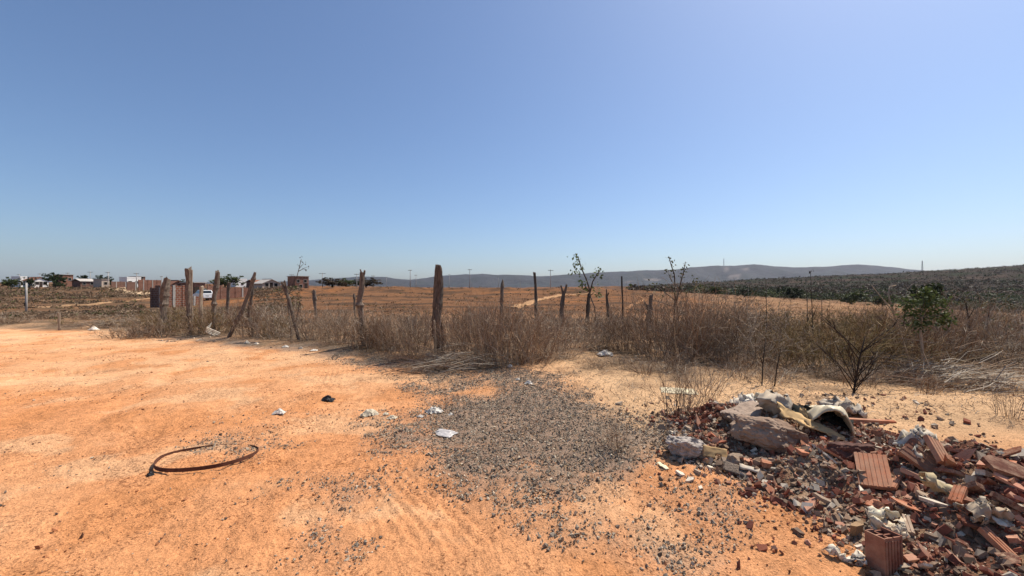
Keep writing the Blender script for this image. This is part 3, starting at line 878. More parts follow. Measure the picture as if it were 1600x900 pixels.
def bush_geo(seed, n_stem=70, n_sub=480, n_fine=640, h=1.0, rad=0.6, spread=0.55, thick=1.0, pal=PAL_BROWN, droop=0.0, upright=0.6):
    r = np.random.default_rng(seed)
    # stems fan out of a loose base
    b = r.normal(0, rad * 0.30, (n_stem, 3)); b[:, 2] = -0.03
    az = np.arctan2(b[:, 1], b[:, 0]) + r.normal(0, 0.7, n_stem)
    L = h * r.uniform(0.65, 1.08, n_stem); tilt = np.abs(r.normal(0, spread, n_stem)) * 0.8
    tip = b + np.stack([np.cos(az) * np.sin(tilt) * L, np.sin(az) * np.sin(tilt) * L, np.cos(tilt) * L], 1)
    midp = (b + tip) / 2 + np.stack([r.normal(0, 0.05, n_stem), r.normal(0, 0.05, n_stem), 0.06 * L], 1)
    P = [np.stack([b, midp, tip], 1)]; R = [np.tile(np.array([0.006, 0.0045, 0.0022]) * thick, (n_stem, 1))]

    def sub(S, n, l0, l1, r0, s0):
        i = r.integers(0, len(S), n); s = r.uniform(s0, 0.97, n)[:, None]
        A = np.where(s < 0.5, S[i, 0] * (1 - 2 * s) + S[i, 1] * 2 * s, S[i, 1] * (2 - 2 * s) + S[i, 2] * (2 * s - 1))
        dr = unit(S[i, 2] - S[i, 0]); dv = unit(dr * upright + r.normal(0, 0.42, (n, 3)) + np.array([0, 0, 0.22 - droop]))
        l = r.uniform(l0, l1, n)[:, None] * h
        E = A + dv * l; M = (A + E) / 2 + r.normal(0, 0.02, (n, 3)) + np.array([0, 0, 0.015])
        return np.stack([A, M, E], 1), np.tile(np.array([r0, r0 * 0.8, r0 * 0.45]) * thick, (n, 1))
    p2, r2 = sub(P[0], n_sub, 0.16, 0.42, 0.0032, 0.12)
    p3, r3 = sub(np.concatenate([p2, P[0]]), n_fine, 0.08, 0.22, 0.0024, 0.2)
    P = np.concatenate([P[0], p2, p3]); R = np.concatenate([R[0], r2, r3])
    P[:, :, 2] = np.maximum(P[:, :, 2], -0.04)
    V, F, per = tubes(P, R)
    c = pal[r.integers(0, len(pal), len(P))] * r.uniform(0.7, 1.25, (len(P), 1))
    return V, F, np.repeat(c, per, 0)


TWIG = speckled('dry_twigs', (0.2, 0.13, 0.08), 0.15, 20, bump=0, obj_random=0.12, tint=True)
LEAFM = None


def leaf_material():
    m, n, l, b = nt('leaf')
    at_ = n.new('ShaderNodeAttribute'); at_.attribute_name = 'tint'
    l.new(at_.outputs['Color'], b.inputs['Base Color'])
    b.inputs['Roughness'].default_value = 0.6
    tr = n.new('ShaderNodeBsdfTranslucent'); l.new(at_.outputs['Color'], tr.inputs['Color'])
    mx = n.new('ShaderNodeMixShader'); mx.inputs[0].default_value = 0.25
    l.new(b.outputs[0], mx.inputs[1]); l.new(tr.outputs[0], mx.inputs[2])
    l.new(mx.outputs[0], n['Material Output'].inputs[0])
    return m


LEAFM = leaf_material()
BUSH = {}
for i in range(4):
    BUSH['brown%d' % i] = bush_geo(20 + i, h=1.0, rad=0.58, spread=(0.5, 0.7, 0.6, 0.8)[i], pal=np.concatenate([PAL_BROWN, PAL_GREY[:(1, 2, 3, 2)[i]]]), thick=0.8, upright=(0.6, 0.45, 0.5, 0.35)[i])
for i in range(3):
    BUSH['grey%d' % i] = bush_geo(40 + i, 44, 420, 560, h=1.0, rad=0.75, spread=1.05, pal=PAL_GREY, upright=0.3, thick=0.85, droop=0.1)
for i in range(2):
    BUSH['olive%d' % i] = bush_geo(60 + i, 44, 420, 560, h=1.0, rad=0.75, spread=1.0, pal=PAL_OLIVE, upright=0.28, droop=0.1, thick=0.85)
BUSH['fine0'] = bush_geo(70, 40, 120, 120, h=1.0, rad=0.45, spread=0.65, pal=PAL_BROWN, thick=0.9)
BUSH['fine1'] = bush_geo(71, 30, 90, 120, h=1.0, rad=0.55, spread=0.8, pal=PAL_GREY, thick=0.8)
BUSH_ME = {k: mesh_np('bush_' + k, *v, smooth=False, mats=[TWIG]) for k, v in BUSH.items()}


def bush(label, px, Y, h, w, kind, seed=0, group='dry bushes along the fence', name='dry_bush'):
    p = at(px, Y)
    o = link(name, BUSH_ME[kind]); o.location = p
    rr = random.Random(seed * 7 + 1)
    o.scale = (w, w * 0.9, h); o.rotation_euler = (0, 0, rr.uniform(0, 6.28))
    tag(o, label, 'bush', group)
    return o


bl = [
    ('dry bush close left of the thickest post', 648, 9.3, 0.95, 1.05, 'brown0'),
    ('dry bush halfway between forked-top post and thickest post', 612, 9.9, 1.0, 1.1, 'brown1'),
    ('dry bush around the foot of the forked-top post', 575, 10.4, 0.75, 1.0, 'brown2'),
    ('tall dense brown bush close right of the thickest post', 716, 8.9, 1.15, 1.0, 'brown3'),
    ('dense brown bush, second right of the thickest post', 752, 8.5, 1.22, 1.1, 'brown0'),
    ('dense brown bush below the knobbly post', 790, 8.2, 1.22, 1.15, 'brown2'),
    ('dense brown bush in front of the straight square-cut post', 830, 8.3, 1.18, 1.1, 'brown1'),
    ('ragged brown bush at the right end of the dense clump', 866, 8.8, 1.05, 1.0, 'brown3'),
    ('low greyish bush in front of the Y-forked post', 905, 10.3, 0.85, 1.1, 'grey0'),
    ('low brown bush under the leafy sapling', 938, 10.6, 0.85, 1.1, 'brown1'),
    ('low brown bush below the thin black pole', 978, 10.2, 0.95, 1.2, 'brown2'),
    ('big rounded brown bush, left half of the largest clump', 1030, 9.2, 1.45, 1.3, 'brown0'),
    ('big rounded brown bush at the centre of the largest clump', 1075, 8.8, 1.6, 1.4, 'brown3'),
    ('big brown bush falling away at the right of the largest clump', 1120, 8.6, 1.3, 1.3, 'brown1'),
    ('pale grey twiggy bush right of the largest clump', 1165, 8.3, 1.17, 1.21, 'grey1'),
    ('pale grey twiggy bush below the pair of tall stalks', 1215, 8.2, 1.11, 1.26, 'grey2'),
    ('olive-brown bush below the tallest stalk', 1262, 7.8, 1.05, 1.26, 'olive0'),
    ('olive-brown bush behind the bare sapling', 1310, 7.5, 1.15, 1.32, 'olive1'),
    ('tangled brown bush right of the bare sapling', 1362, 7.6, 1.11, 1.26, 'olive0'),
    ('tangled brown bush at the foot of the small green tree', 1408, 7.9, 1.11, 1.26, 'brown2'),
    ('reddish bush right of the small green tree', 1468, 8.2, 1.17, 1.32, 'brown0'),
    ('grey tangled bush near the right picture edge', 1520, 7.9, 1.17, 1.32, 'grey0'),
    ('grey bush cut by the right picture edge', 1585, 7.6, 1.11, 1.32, 'grey1'),
    ('dry bush under the stout and slim pair of posts', 293, 14.3, 0.95, 1.3, 'olive1'),
    ('dry bush under the crooked knobbed post', 342, 13.9, 0.95, 1.25, 'brown3'),
    ('dry bush behind the strongly leaning post', 404, 13.0, 1.1, 1.25, 'brown0'),
    ('dry bush left of the twiggy leaning post', 436, 12.6, 1.0, 1.2, 'grey2'),
    ('dry bush right of the twiggy leaning post', 492, 12.1, 0.95, 1.2, 'brown1'),
    ('dry bush left of the forked-top post', 532, 11.3, 0.95, 1.15, 'brown2'),
    ('grassy bush at the foot of the leftmost dark post', 240, 14.8, 0.8, 1.1, 'olive0'),
]
for i, b_ in enumerate(bl):
    bush(*b_, seed=i)
for i in range(16):
    bush('tangled dry bush in the back row of the right-hand thicket', 1150 + i * 30 + random.uniform(-10, 10), random.uniform(8.8, 11.0), random.uniform(1.0, 1.3), random.uniform(1.2, 1.5), random.choice(['olive0', 'olive1', 'grey0', 'grey2', 'brown3', 'brown1']), 200 + i, 'back row of the right-hand thicket')
bush('fine feathery bush at the left foot of the rubble', 1062, 4.75, 0.62, 0.75, 'fine0', 91, 'small weeds on the waste ground', 'dry_weed')
bush('low feathery weed behind the rubble at its left end', 1100, 5.7, 0.5, 0.8, 'fine1', 92, 'small weeds on the waste ground', 'dry_weed')
bush('small dead weed standing in the gravel', 962, 3.9, 0.30, 0.42, 'fine0', 93, 'small weeds on the waste ground', 'dry_weed')
bush('dry tuft at the feet of the bare sapling', 1345, 6.2, 0.42, 0.9, 'fine1', 94, 'small weeds on the waste ground', 'dry_weed')
bush('thin weed in the pale sand near the right edge', 1575, 4.5, 0.42, 0.35, 'fine1', 95, 'small weeds on the waste ground', 'dry_weed')
bush('low tuft in the middle of the pale sand', 1452, 5.6, 0.28, 0.6, 'fine0', 96, 'small weeds on the waste ground', 'dry_weed')


def merge(items, name, label, mat=TWIG, cat=None):
    """items: (V, F, C) with F already local"""
    Vs, Fs, Cs = [], [], []; b = 0
    for V, F, C in items:
        Vs.append(V); Fs.append(F + b); Cs.append(C); b += len(V)
    o = link(name, mesh_np(name, np.concatenate(Vs), np.concatenate(Fs), np.concatenate(Cs), False, [mat]))
    tag(o, label, cat, kind='stuff')
    return o


def placed(g, p, s, rz):
    V, F, C = g
    c, sn = math.cos(rz), math.sin(rz)
    q = V * np.array(s)
    W_ = np.stack([q[:, 0] * c - q[:, 1] * sn + p[0], q[:, 0] * sn + q[:, 1] * c + p[1], q[:, 2] + p[2]], 1)
    return W_, F, C


TANGLE = [bush_geo(90 + i, 30, 170, 190, h=1.0, rad=0.8, spread=1.0, pal=[PAL_BROWN, PAL_GREY, PAL_OLIVE][i], thick=1.0, upright=0.25, droop=0.15) for i in range(3)]
LITE = [bush_geo(80 + i, 30, 170, 190, h=1.0, rad=0.6, spread=0.6, pal=[PAL_BROWN, np.concatenate([PAL_BROWN, PAL_GREY]), PAL_GREY, PAL_OLIVE][i], thick=1.0) for i in range(4)]
items = []
for i in range(114):
    px = rng.uniform(-120, 1800)
    if px < 150:
        Y = rng.uniform(16.5, 24); h = rng.uniform(0.2, 0.4)
    elif px < 560:
        Y = rng.uniform(13.6, 19) - (px - 130) / 430 * 2.2; h = rng.uniform(0.55, 0.95)
        if px < 235: h *= 0.5
    elif px < 1000:
        Y = rng.uniform(9.8, 15.5); h = rng.uniform(0.6, 0.95)
    else:
        Y = rng.uniform(8.6, 13.5); h = rng.uniform(0.6, 1.0)
    p = at(px, Y); items.append(placed(LITE[rng.choice(4, p=[0.4, 0.3, 0.2, 0.1])] if px < 1140 else TANGLE[i % 3], p, (rng.uniform(0.9, 1.4),) * 2 + (h,), rng.uniform(0, 6.28)))
for i in range(34):        # low straggling growth in front of it
    px = rng.uniform(560, 1660); Y = rng.uniform(6.3, 7.7) if px > 1140 else (rng.uniform(7.0, 8.2) if px > 900 else rng.uniform(8.0, 9.6))
    p = at(px, Y)
    if road_side(p.x, p.y) > -0.4: continue
    w = rng.uniform(0.5, 0.95); items.append(placed(BUSH['fine%d' % (i % 2)], p, (w, w, rng.uniform(0.14, 0.36)), rng.uniform(0, 6.28)))
merge(items, 'brush_thicket', 'continuous thicket of dry brown brush behind the fence')

# litter and dead grass on the ground
items = []
n = 14000
px = rng.uniform(-60, 1660, n); Y = np.exp(rng.uniform(math.log(4.6), math.log(20), n))
X = (px - 800) / FPX * Y
keep = (road_side(X, Y) < rng.normal(-0.25, 0.35, n)) & (gravel_mask(X, Y) < rng.uniform(0.1, 0.9, n))
X = X[keep]; Y = Y[keep]; n = len(X); Z = height(X, Y)
az = rng.uniform(0, 6.28, n); L = rng.uniform(0.03, 0.13, n) * np.clip(Y / 6, 0.7, 1.6); el = np.abs(rng.normal(0.15, 0.35, n))
P0 = np.stack([X, Y, Z - 0.004], 1); dv = np.stack([np.cos(az) * np.cos(el), np.sin(az) * np.cos(el), np.sin(el)], 1)
P2 = P0 + dv * L[:, None]; P2[:, 2] += 0.012; P1 = (P0 + P2) / 2 + np.array([0, 0, 0.012])
V, F, per = tubes(np.stack([P0, P1, P2], 1), np.tile([0.0022, 0.0022, 0.0012], (n, 1)) * rng.uniform(0.7, 1.5, (n, 1)))
C = np.repeat(PAL_GREY[rng.integers(0, 5, n)] * rng.uniform(0.7, 1.2, (n, 1)), per, 0)
merge([(V, F, C)], 'dead_grass', 'dead grass stalks and twig litter on the waste ground')


# clumps of small leaf-sized faces for scrub, shrubs and crowns
def clump_geo(centres, radii, nface, size, cols, r, flat=0.8, jit=0.35):
    """centres (n,3), radii (n,), nface quads in each, cols (n,3)"""
    n = len(centres)
    d = unit(r.normal(0, 1, (n, nface, 3))) * (r.uniform(0.15, 1, (n, nface, 1)) ** 0.45)
    c = centres[:, None, :] + d * radii[:, None, None] * np.array([1, 1, flat])
    a = unit(r.normal(0, 1, (n, nface, 3))); b = unit(np.cross(a, r.normal(0, 1, (n, nface, 3))))
    s = size[:, None, None] * r.uniform(0.6, 1.3, (n, nface, 1))
    q = np.stack([c - a * s, c - b * s * 0.55, c + a * s, c + b * s * 0.55], 2)
    V = q.reshape(-1, 3); F = np.arange(len(V)).reshape(-1, 4)
    cc = np.repeat(cols[:, None, :], nface, 1) * r.uniform(1 - jit, 1 + jit, (n, nface, 1))
    C = np.repeat(cc.reshape(-1, 3), 4, 0)
    return V, F, C


G_DARK = np.array((0.026, 0.036, 0.012)); G_MID = np.array((0.055, 0.068, 0.018)); G_DRY = np.array((0.064, 0.045, 0.026)); G_RED = np.array((0.054, 0.035, 0.023))
# scrub on the right-hand hill
r_ = np.random.default_rng(5)
n = 13000
px = r_.uniform(985, 1700, n); D = np.exp(r_.uniform(math.log(235), math.log(960), n))
X = (px - 800) / FPX * D; Z = height(X, D)
fol = fbm(X / 70, D / 70, 4)
low = (D < 420)
fw = sstep(-0.15, 0.45, fol + r_.normal(0, 0.1, n))[:, None]
cols = ((G_DRY + G_RED) / 2 * (1 - fw) + (G_DARK * 1.15 + G_DRY * 0.12) * fw) * r_.uniform(0.8, 1.15, (n, 1))
cols = np.where((low & (fol > 0.0) & (r_.uniform(0, 1, n) < 0.4))[:, None], G_MID, cols)
sz = np.clip(r_.lognormal(0.25, 0.42, n), 0.6, 3.2)
merge([clump_geo(np.stack([X, D, Z + sz * 0.45], 1), sz, 8, sz * 0.45, cols, r_, jit=0.2)], 'hillside_scrub', 'dry brown and green scrub covering the right-hand hill', LEAFM)
# scrub on the left slope and low growth in the field
n = 11000
px = r_.uniform(-60, 470, n); Y = np.exp(r_.uniform(math.log(15.6), math.log(138), n)); X = (px - 800) / FPX * Y
f_ = fbm(X * 0.07, Y * 0.07, 4)
keep = (road_side(X, Y) < -0.5) & (f_ + r_.normal(0, 0.2, n) > -0.08) & ~((px > 225) & (px < 400) & (Y > 30) & (Y < 70))
X = X[keep]; Y = Y[keep]; n = len(X); sz = r_.uniform(0.12, 0.42, n) * np.clip(Y / 55, 0.7, 2.0)
t = r_.uniform(0, 1, (n, 1)); cols = np.where(t < 0.12, G_MID * 1.1, np.where(t < 0.65, (0.16, 0.105, 0.064), (0.22, 0.15, 0.09)))
sc1 = clump_geo(np.stack([X, Y, height(X, Y) + sz * 0.35], 1), sz, 14, sz * 0.33, cols, r_, 0.7)
n = 5200
px = r_.uniform(440, 1660, n); Y = np.exp(r_.uniform(math.log(16), math.log(100), n)); X = (px - 800) / FPX * Y
f_ = fbm(X * 0.1 + 3, Y * 0.13, 4)
keep = (f_ + r_.normal(0, 0.15, n) > 0.0 + 0.25 * sstep(1050, 1150, px)); X = X[keep]; Y = Y[keep]; n = len(X); sz = r_.uniform(0.08, 0.24, n) * np.clip(Y / 45, 0.7, 1.6)
t = r_.uniform(0, 1, (n, 1)); cols = np.where(t < 0.15, G_MID * 1.1, np.where(t < 0.6, (0.13, 0.075, 0.042), (0.19, 0.12, 0.068)))
sc2 = clump_geo(np.stack([X, Y, height(X, Y) + sz * 0.3], 1), sz, 12, sz * 0.32, cols, r_, 0.7)
merge([sc1, sc2], 'field_scrub', 'low dry scrub and weeds over the field and left slope', LEAFM)


# trees: tapered trunk with limbs and a crown of leaf clumps
def tree_geo(seed, green, h=1.0, nclump=64, per=30, spread=0.42, low=0.3):
    r = np.random.default_rng(seed)
    m = MB()
    tops = []
    m.tube([(0, 0, -0.05), (0.02, 0.01, 0.2), (0.0, 0.02, 0.45)], [0.035, 0.028, 0.02], 8)
    for i in range(7):
        a = i * 0.9 + r.uniform(0, 0.5); z0 = r.uniform(0.15, 0.42); e = Vector((math.cos(a) * spread * r.uniform(0.4, 0.85), math.sin(a) * spread * r.uniform(0.4, 0.85), r.uniform(0.5, 0.88)))
        s = Vector((0.01, 0.01, z0)); mid = s.lerp(e, 0.5) + Vector((0, 0, 0.05))
        m.tube([s, mid, e], [0.018, 0.011, 0.004], 6); tops.append(e)
    c = []
    for i in range(nclump):
        t = tops[i % 7]; c.append(np.array(t) * np.array([0.8, 0.8, r.uniform(0.55, 1.0)]) + r.normal(0, 1, 3) * np.array([spread * 0.32, spread * 0.32, 0.12]))
    c = np.array(c); c[:, 2] = np.clip(c[:, 2], low, 0.97)
    cols = green * r.uniform(0.6, 1.5, (nclump, 1))
    return m, clump_geo(c, r.uniform(0.07, 0.15, nclump), per, np.full(nclump, 0.045), cols, r)


TREES = []
for i, (g, sp, lw) in enumerate(((G_DARK, 0.36, 0.22), (G_MID, 0.48, 0.16), (G_DARK * 1.25, 0.52, 0.14), (G_DRY * 0.9, 0.5, 0.15))):
    m, cg = tree_geo(200 + i, g, spread=sp, low=lw)
    TREES.append((m.mesh('trunk', WOOD_DARK, True), mesh_np('crown', *cg, mats=[LEAFM])))


def tree(label, px, Y, h, w, kind, seed, group=None, name='tree'):
    p = at(px, Y); root = empty(name, p, seed * 1.7); root.scale = (w, w, h)
    link('trunk', TREES[kind][0], root); link('crown', TREES[kind][1], root)
    tag(root, label, 'tree', group)


tree('tall dark green tree standing out against the right-hand hill', 1447, 110, 9.0, 8.0, 0, 1)
tree('dark rounded tree beside the gable-roofed white house', 87, 140, 5.2, 5.0, 2, 2)
tree('green tree between the leftmost white house and the white gable', 46, 140, 3.9, 2.6, 2, 3)
tree('green bushy tree at the far left edge of the houses', 16, 136, 3.8, 5.0, 1, 4)
tree('small tree over the white sheet roof', 131, 170, 5.0, 5.0, 0, 5)
tree('small round tree behind the small grey house', 163, 168, 4.6, 5.0, 2, 6)
tree('bushy tree over the roofs right of the tall stout post', 351, 150, 5.0, 9.0, 1, 7)
tree('tree behind the wide dark gable', 281, 125, 3.2, 5.0, 2, 8)
tree('bushy dry tree right of the two-storey brick house', 520, 150, 3.6, 9, 3, 9)
tree('low dry tree behind the forked-top post', 572, 165, 4.2, 10, 3, 10)
tree('low olive tree just right of the forked-top post', 540, 158, 3.8, 8, 1, 11)
for i, (px, D, h, w, kd, lb) in enumerate(((1118, 205, 5.0, 7, 1, 'light green tree at the field edge right of the largest brush clump'), (1163, 200, 5.5, 8, 2, 'dark tree behind the short dead stalk, at the foot of the hill'), (1240, 195, 7.5, 10, 0, 'widest dark green tree behind the tallest dead stalk'), (1225, 205, 6, 7, 2, 'dark tree left of the widest dark green tree'), (1330, 190, 7, 12, 1, 'broad light green tree behind the bare sapling'), (1378, 185, 6.5, 8, 1, 'green tree behind the pale forked stick'), (1500, 160, 6, 9, 1, 'bright green tree behind the leafy stalks at right'), (1560, 165, 6, 10, 2, 'dark green tree near the right edge beyond the field'), (1590, 150, 5.5, 8, 1, 'green tree cut by the right edge beyond the field'))):
    tree(lb, px, D, h, w, kd, i + 20, 'trees at the foot of the right-hand hill')
# the rest of the belt and the trees dotted up the hill read as one wood
items = []
for i in range(110):
    px = rng.uniform(1070, 1660); D = rng.uniform(185, 290); h = rng.uniform(2.5, 5.5); cg = tree_geo(400 + i % 6, (G_DARK, G_MID, G_DARK * 1.2, G_MID, G_DRY, G_MID * 0.8)[i % 6], nclump=22, per=15, spread=0.5, low=0.12)[1] if i < 6 else BELT[i % 6]
    if i < 6: BELT = (BELT if i else []) + [cg]
    p = at(px, D); w = h * rng.uniform(1.1, 1.8); items.append(placed(cg, p, (w, w, h), rng.uniform(0, 6.28)))
for i in range(70):
    px = rng.uniform(1010, 1680); D = rng.uniform(330, 760); h = rng.uniform(3.5, 6.5)
    p = at(px, D); w = h * rng.uniform(1.0, 1.7); items.append(placed(BELT[(0, 2, 4)[i % 3]], p, (w, w, h), rng.uniform(0, 6.28)))
merge(items, 'woodland', 'belt of green scrub woodland at the foot of the right-hand hill', LEAFM)


# ------------------------------------------------------------------ saplings and stalks drawn stem by stem
def pp(px, py, Y, dy=0.0):
    y = Y + dy
    return Vector(((px - 800) / FPX * y, y, zrow(py, y)))


def leaves_geo(spots, Y, r, size, col, n):
    V = []; C = []; F = []
    for (px, py, rad) in spots:
        c = np.array(pp(px, py, Y)); R = rad * Y / FPX
        for k in range(n):
            p = c + r.normal(0, 0.5, 3) * R; a = unit(r.normal(0, 1, 3) + np.array([0, 0, -0.3])); b = unit(np.cross(a, r.normal(0, 1, 3))); s = size * r.uniform(0.7, 1.25); nn = np.cross(a, b)
            i = len(V)
            V += [p, p + a * s * 0.5 + b * s * 0.3 + nn * s * 0.08, p + a * s, p + a * s * 0.5 - b * s * 0.3 + nn * s * 0.08]; F.append((i, i + 1, i + 2, i + 3))
            cc = np.array(col) * r.uniform(0.6, 1.5); C += [cc] * 4
    return np.array(V), np.array(F), np.array(C)


def sapling(label, Y, foot, stems, leafspots=(), leafsize=0.06, col=(0.09, 0.12, 0.04), nleaf=7, mat=None, seed=0, name='sapling', cat='sapling', group=None):
    """stems: list of (pixel polyline, width px at its foot)"""
    r = np.random.default_rng(seed + 300)
    base = at(foot, Y); root = empty(name, base); tag(root, label, cat, group)
    m = MB()
    for k, (line, w) in enumerate(stems):
        dys = np.cumsum(r.normal(0, 0.05, len(line))) if k else np.zeros(len(line))
        P = [pp(x, y, Y, dys[i]) - base for i, (x, y) in enumerate(line)]
        if k == 0: P = [Vector((P[0].x, P[0].y, -0.1))] + P
        w0 = w * Y / FPX / 2; m.tube(P, [w0 * (1 - 0.65 * i / (len(P) - 1)) for i in range(len(P))], 6)
    m.build('stem', mat or WOOD_DARK, root, True)
    if leafspots:
        V, F, C = leaves_geo(leafspots, Y, r, leafsize, col, nleaf)
        link('foliage', mesh_np('foliage', V - np.array(base), F, C, mats=[LEAFM]), root)
    return root


sapling('young sapling with small green leaf tufts above the fence line', 12.6, 921, [([(918, 520), (920, 470), (922, 455), (916, 436), (908, 418), (903, 400)], 4), ([(921, 460), (926, 440), (934, 427), (940, 420)], 2.4), ([(920, 455), (913, 445), (907, 440)], 1.8), ([(922, 462), (931, 455)], 1.6), ([(922, 462), (929, 480), (931, 505)], 2)],
        [(900, 401, 7), (902, 409, 8), (904, 417, 8), (898, 424, 8), (906, 421, 7), (936, 425, 9), (939, 432, 7), (925, 431, 5), (908, 442, 7), (912, 449, 6), (931, 452, 9), (935, 461, 8)], 0.105, (0.10, 0.125, 0.042), 14, WOOD, 1)
sapling('thin leafless-stemmed sapling with seed heads by the two-storey house', 12.5, 458, [([(455, 520), (449, 465), (455, 452), (464, 432), (471, 405)], 2.2), ([(467, 420), (475, 411)], 1.2), ([(466, 424), (480, 417)], 1.2), ([(468, 416), (466, 414)], 1.0), ([(452, 458), (462, 465)], 1.4), ([(450, 466), (440, 448)], 1.6)],
        [(471, 402, 3), (476, 409, 3), (481, 417, 3), (467, 413, 3), (474, 419, 3), (478, 422, 2.5), (470, 409, 2.5)], 0.05, (0.07, 0.055, 0.04), 4, WOOD, 2)
sapling('bush of upright stems with drooping leaf spikes over the largest clump', 10.5, 1050, [([(1052, 520), (1055, 465), (1054, 430), (1049, 415), (1045, 401)], 3), ([(1057, 470), (1064, 440), (1068, 425), (1071, 409)], 2.4), ([(1050, 440), (1043, 425)], 1.4), ([(1058, 462), (1075, 448), (1090, 437)], 1.6), ([(1056, 470), (1030, 450), (1020, 443)], 1.6), ([(1056, 480), (1010, 465)], 1.4)],
        [(1046, 403, 4), (1049, 411, 5), (1051, 420, 5), (1053, 430, 5), (1070, 412, 4), (1069, 421, 5), (1066, 430, 4), (1043, 424, 4), (1086, 437, 6), (1092, 438, 5), (1020, 443, 7), (1025, 452, 8), (1040, 452, 9), (1058, 452, 9), (1072, 455, 8), (1030, 462, 8), (1062, 463, 9)], 0.07, (0.085, 0.085, 0.04), 9, WOOD, 3)
for i, (lb, x0, x1, yb, yt) in enumerate((('tallest dark dead stalk with a clotted tip', 1271, 1266.5, 560, 424), ('tall straight dead stalk left of the tallest one', 1197, 1197, 575, 437), ('thin dead stalk close beside the tallest one', 1262, 1260.5, 545, 448), ('short dead stalk on the left of the stalk row', 1173, 1165, 560, 466), ('leftmost short dead stalk of the stalk row', 1150, 1148, 550, 471), ('thin dead stalk right of the tallest one', 1284, 1284, 550, 466))):
    Yk = 8.9 + 0.2 * i
    sapling(lb, Yk, x0, [([(x0, yb), ((x0 + x1) / 2 + 0.5, (yb + yt) / 2), (x1, yt)], 2.2), ([((x0 + x1) / 2, (yb + yt) / 2 + 6), ((x0 + x1) / 2 + 10, (yb + yt) / 2 - 18)], 1.2), ([((x0 + x1) / 2, (yb + yt) / 2 + 20), ((x0 + x1) / 2 - 9, (yb + yt) / 2)], 1.2)], [(x1, yt, 2.5)] if i == 0 else (), 0.05, (0.03, 0.025, 0.02), 8, seed=10 + i, name='dead_stalk', cat='stalk', group='tall dead stalks in the brush')
# bare V-shaped sapling behind the rubble
st = [([(1326, 652), (1333, 620), (1337, 592), (1343, 560), (1352, 525)], 5)]
rs_ = np.random.default_rng(77)
for k in range(15):
    y0 = rs_.uniform(548, 618); x0 = 1337 - (y0 - 592) * 0.22; a = (-1) ** k * abs(rs_.normal(0.62, 0.25)); L = rs_.uniform(40, 88)
    mid = (x0 + math.sin(a) * L * 0.5, y0 - math.cos(a) * L * 0.5); e = (x0 + math.sin(a) * L * 1.1 + rs_.normal(0, 5), y0 - math.cos(a) * L)
    st.append(([(x0, y0), mid, e], 1.8))
    for q in range(4):
        t = rs_.uniform(0.3, 0.95); s = (x0 + (e[0] - x0) * t, y0 + (e[1] - y0) * t); b2 = a + rs_.normal(0, 0.6); l2 = rs_.uniform(12, 32)
        st.append(([s, (s[0] + math.sin(b2) * l2 * 0.5, s[1] - math.cos(b2) * l2 * 0.5), (s[0] + math.sin(b2) * l2, s[1] - math.cos(b2) * l2)], 1.2))
sapling('bare dark sapling with fanned branches behind the rubble', 5.7, 1326, st, seed=5)
sapling('pair of bare stems rising behind the white cloth on the rubble', 6.3, 1190, [([(1190, 612), (1192, 570), (1196, 530)], 3), ([(1209, 612), (1214, 575), (1220, 545)], 2.4), ([(1192, 570), (1184, 545)], 1.5)], seed=6)


# small green tree with a pale crooked trunk
def small_tree():
    Y = 6.9; r = np.random.default_rng(909)
    base = at(1447, Y); root = empty('small_tree', base); tag(root, 'small tree with pale crooked trunk and dark green crown', 'tree')
    line = [(1447, 603), (1443, 570), (1441, 545), (1438, 520), (1440, 500), (1438, 478)]
    P = [pp(x, y, Y) - base for x, y in line]; P[0].z = -0.1
    t = MB().tube(P, [0.024, 0.022, 0.021, 0.018, 0.015, 0.01], 8).build('trunk', WOOD_PALE, root, True)
    for e in ((1420, 482), (1462, 474), (1475, 492), (1446, 458), (1430, 500)):
        MB().tube([P[4], (P[4] + pp(*e, Y) - base) / 2 + Vector((0, 0, 0.03)), pp(e[0], e[1], Y, r.uniform(-0.3, 0.3)) - base], [0.012, 0.008, 0.004], 6).build('limb', WOOD, t)
    V, F, C = leaves_geo([(x, y, rd) for x, y, rd in ((1440, 470, 16), (1455, 482, 18), (1425, 488, 16), (1470, 492, 15), (1447, 500, 18), (1418, 476, 12), (1462, 468, 13), (1478, 500, 10), (1434, 506, 12), (1450, 460, 10))], Y, r, 0.064, (0.07, 0.092, 0.03), 90)
    link('crown', mesh_np('crown', V - np.array(base), F, C, mats=[LEAFM]), root)


small_tree()
sapling('pale forked dead stick leaning left above the thicket', 7.3, 1395, [([(1420, 560), (1396, 488), (1362, 446)], 3.2), ([(1396, 488), (1388, 460), (1390, 448), (1400, 446)], 2.6)], mat=WOOD_PALE, seed=30, name='dead_branch', cat='branch')
sapling('leafy stalks by the right edge above the grey bush', 8.4, 1512, [([(1520, 560), (1512, 490), (1508, 470), (1495, 462)], 3), ([(1540, 560), (1543, 500), (1548, 478)], 2.5), ([(1512, 500), (1524, 478)], 2), ([(1575, 560), (1573, 512)], 3)], [(1508, 468, 6), (1545, 474, 7), (1543, 485, 6), (1547, 500, 7), (1525, 478, 5), (1588, 515, 9), (1573, 512, 5)], 0.07, (0.10, 0.095, 0.055), 8, seed=31)


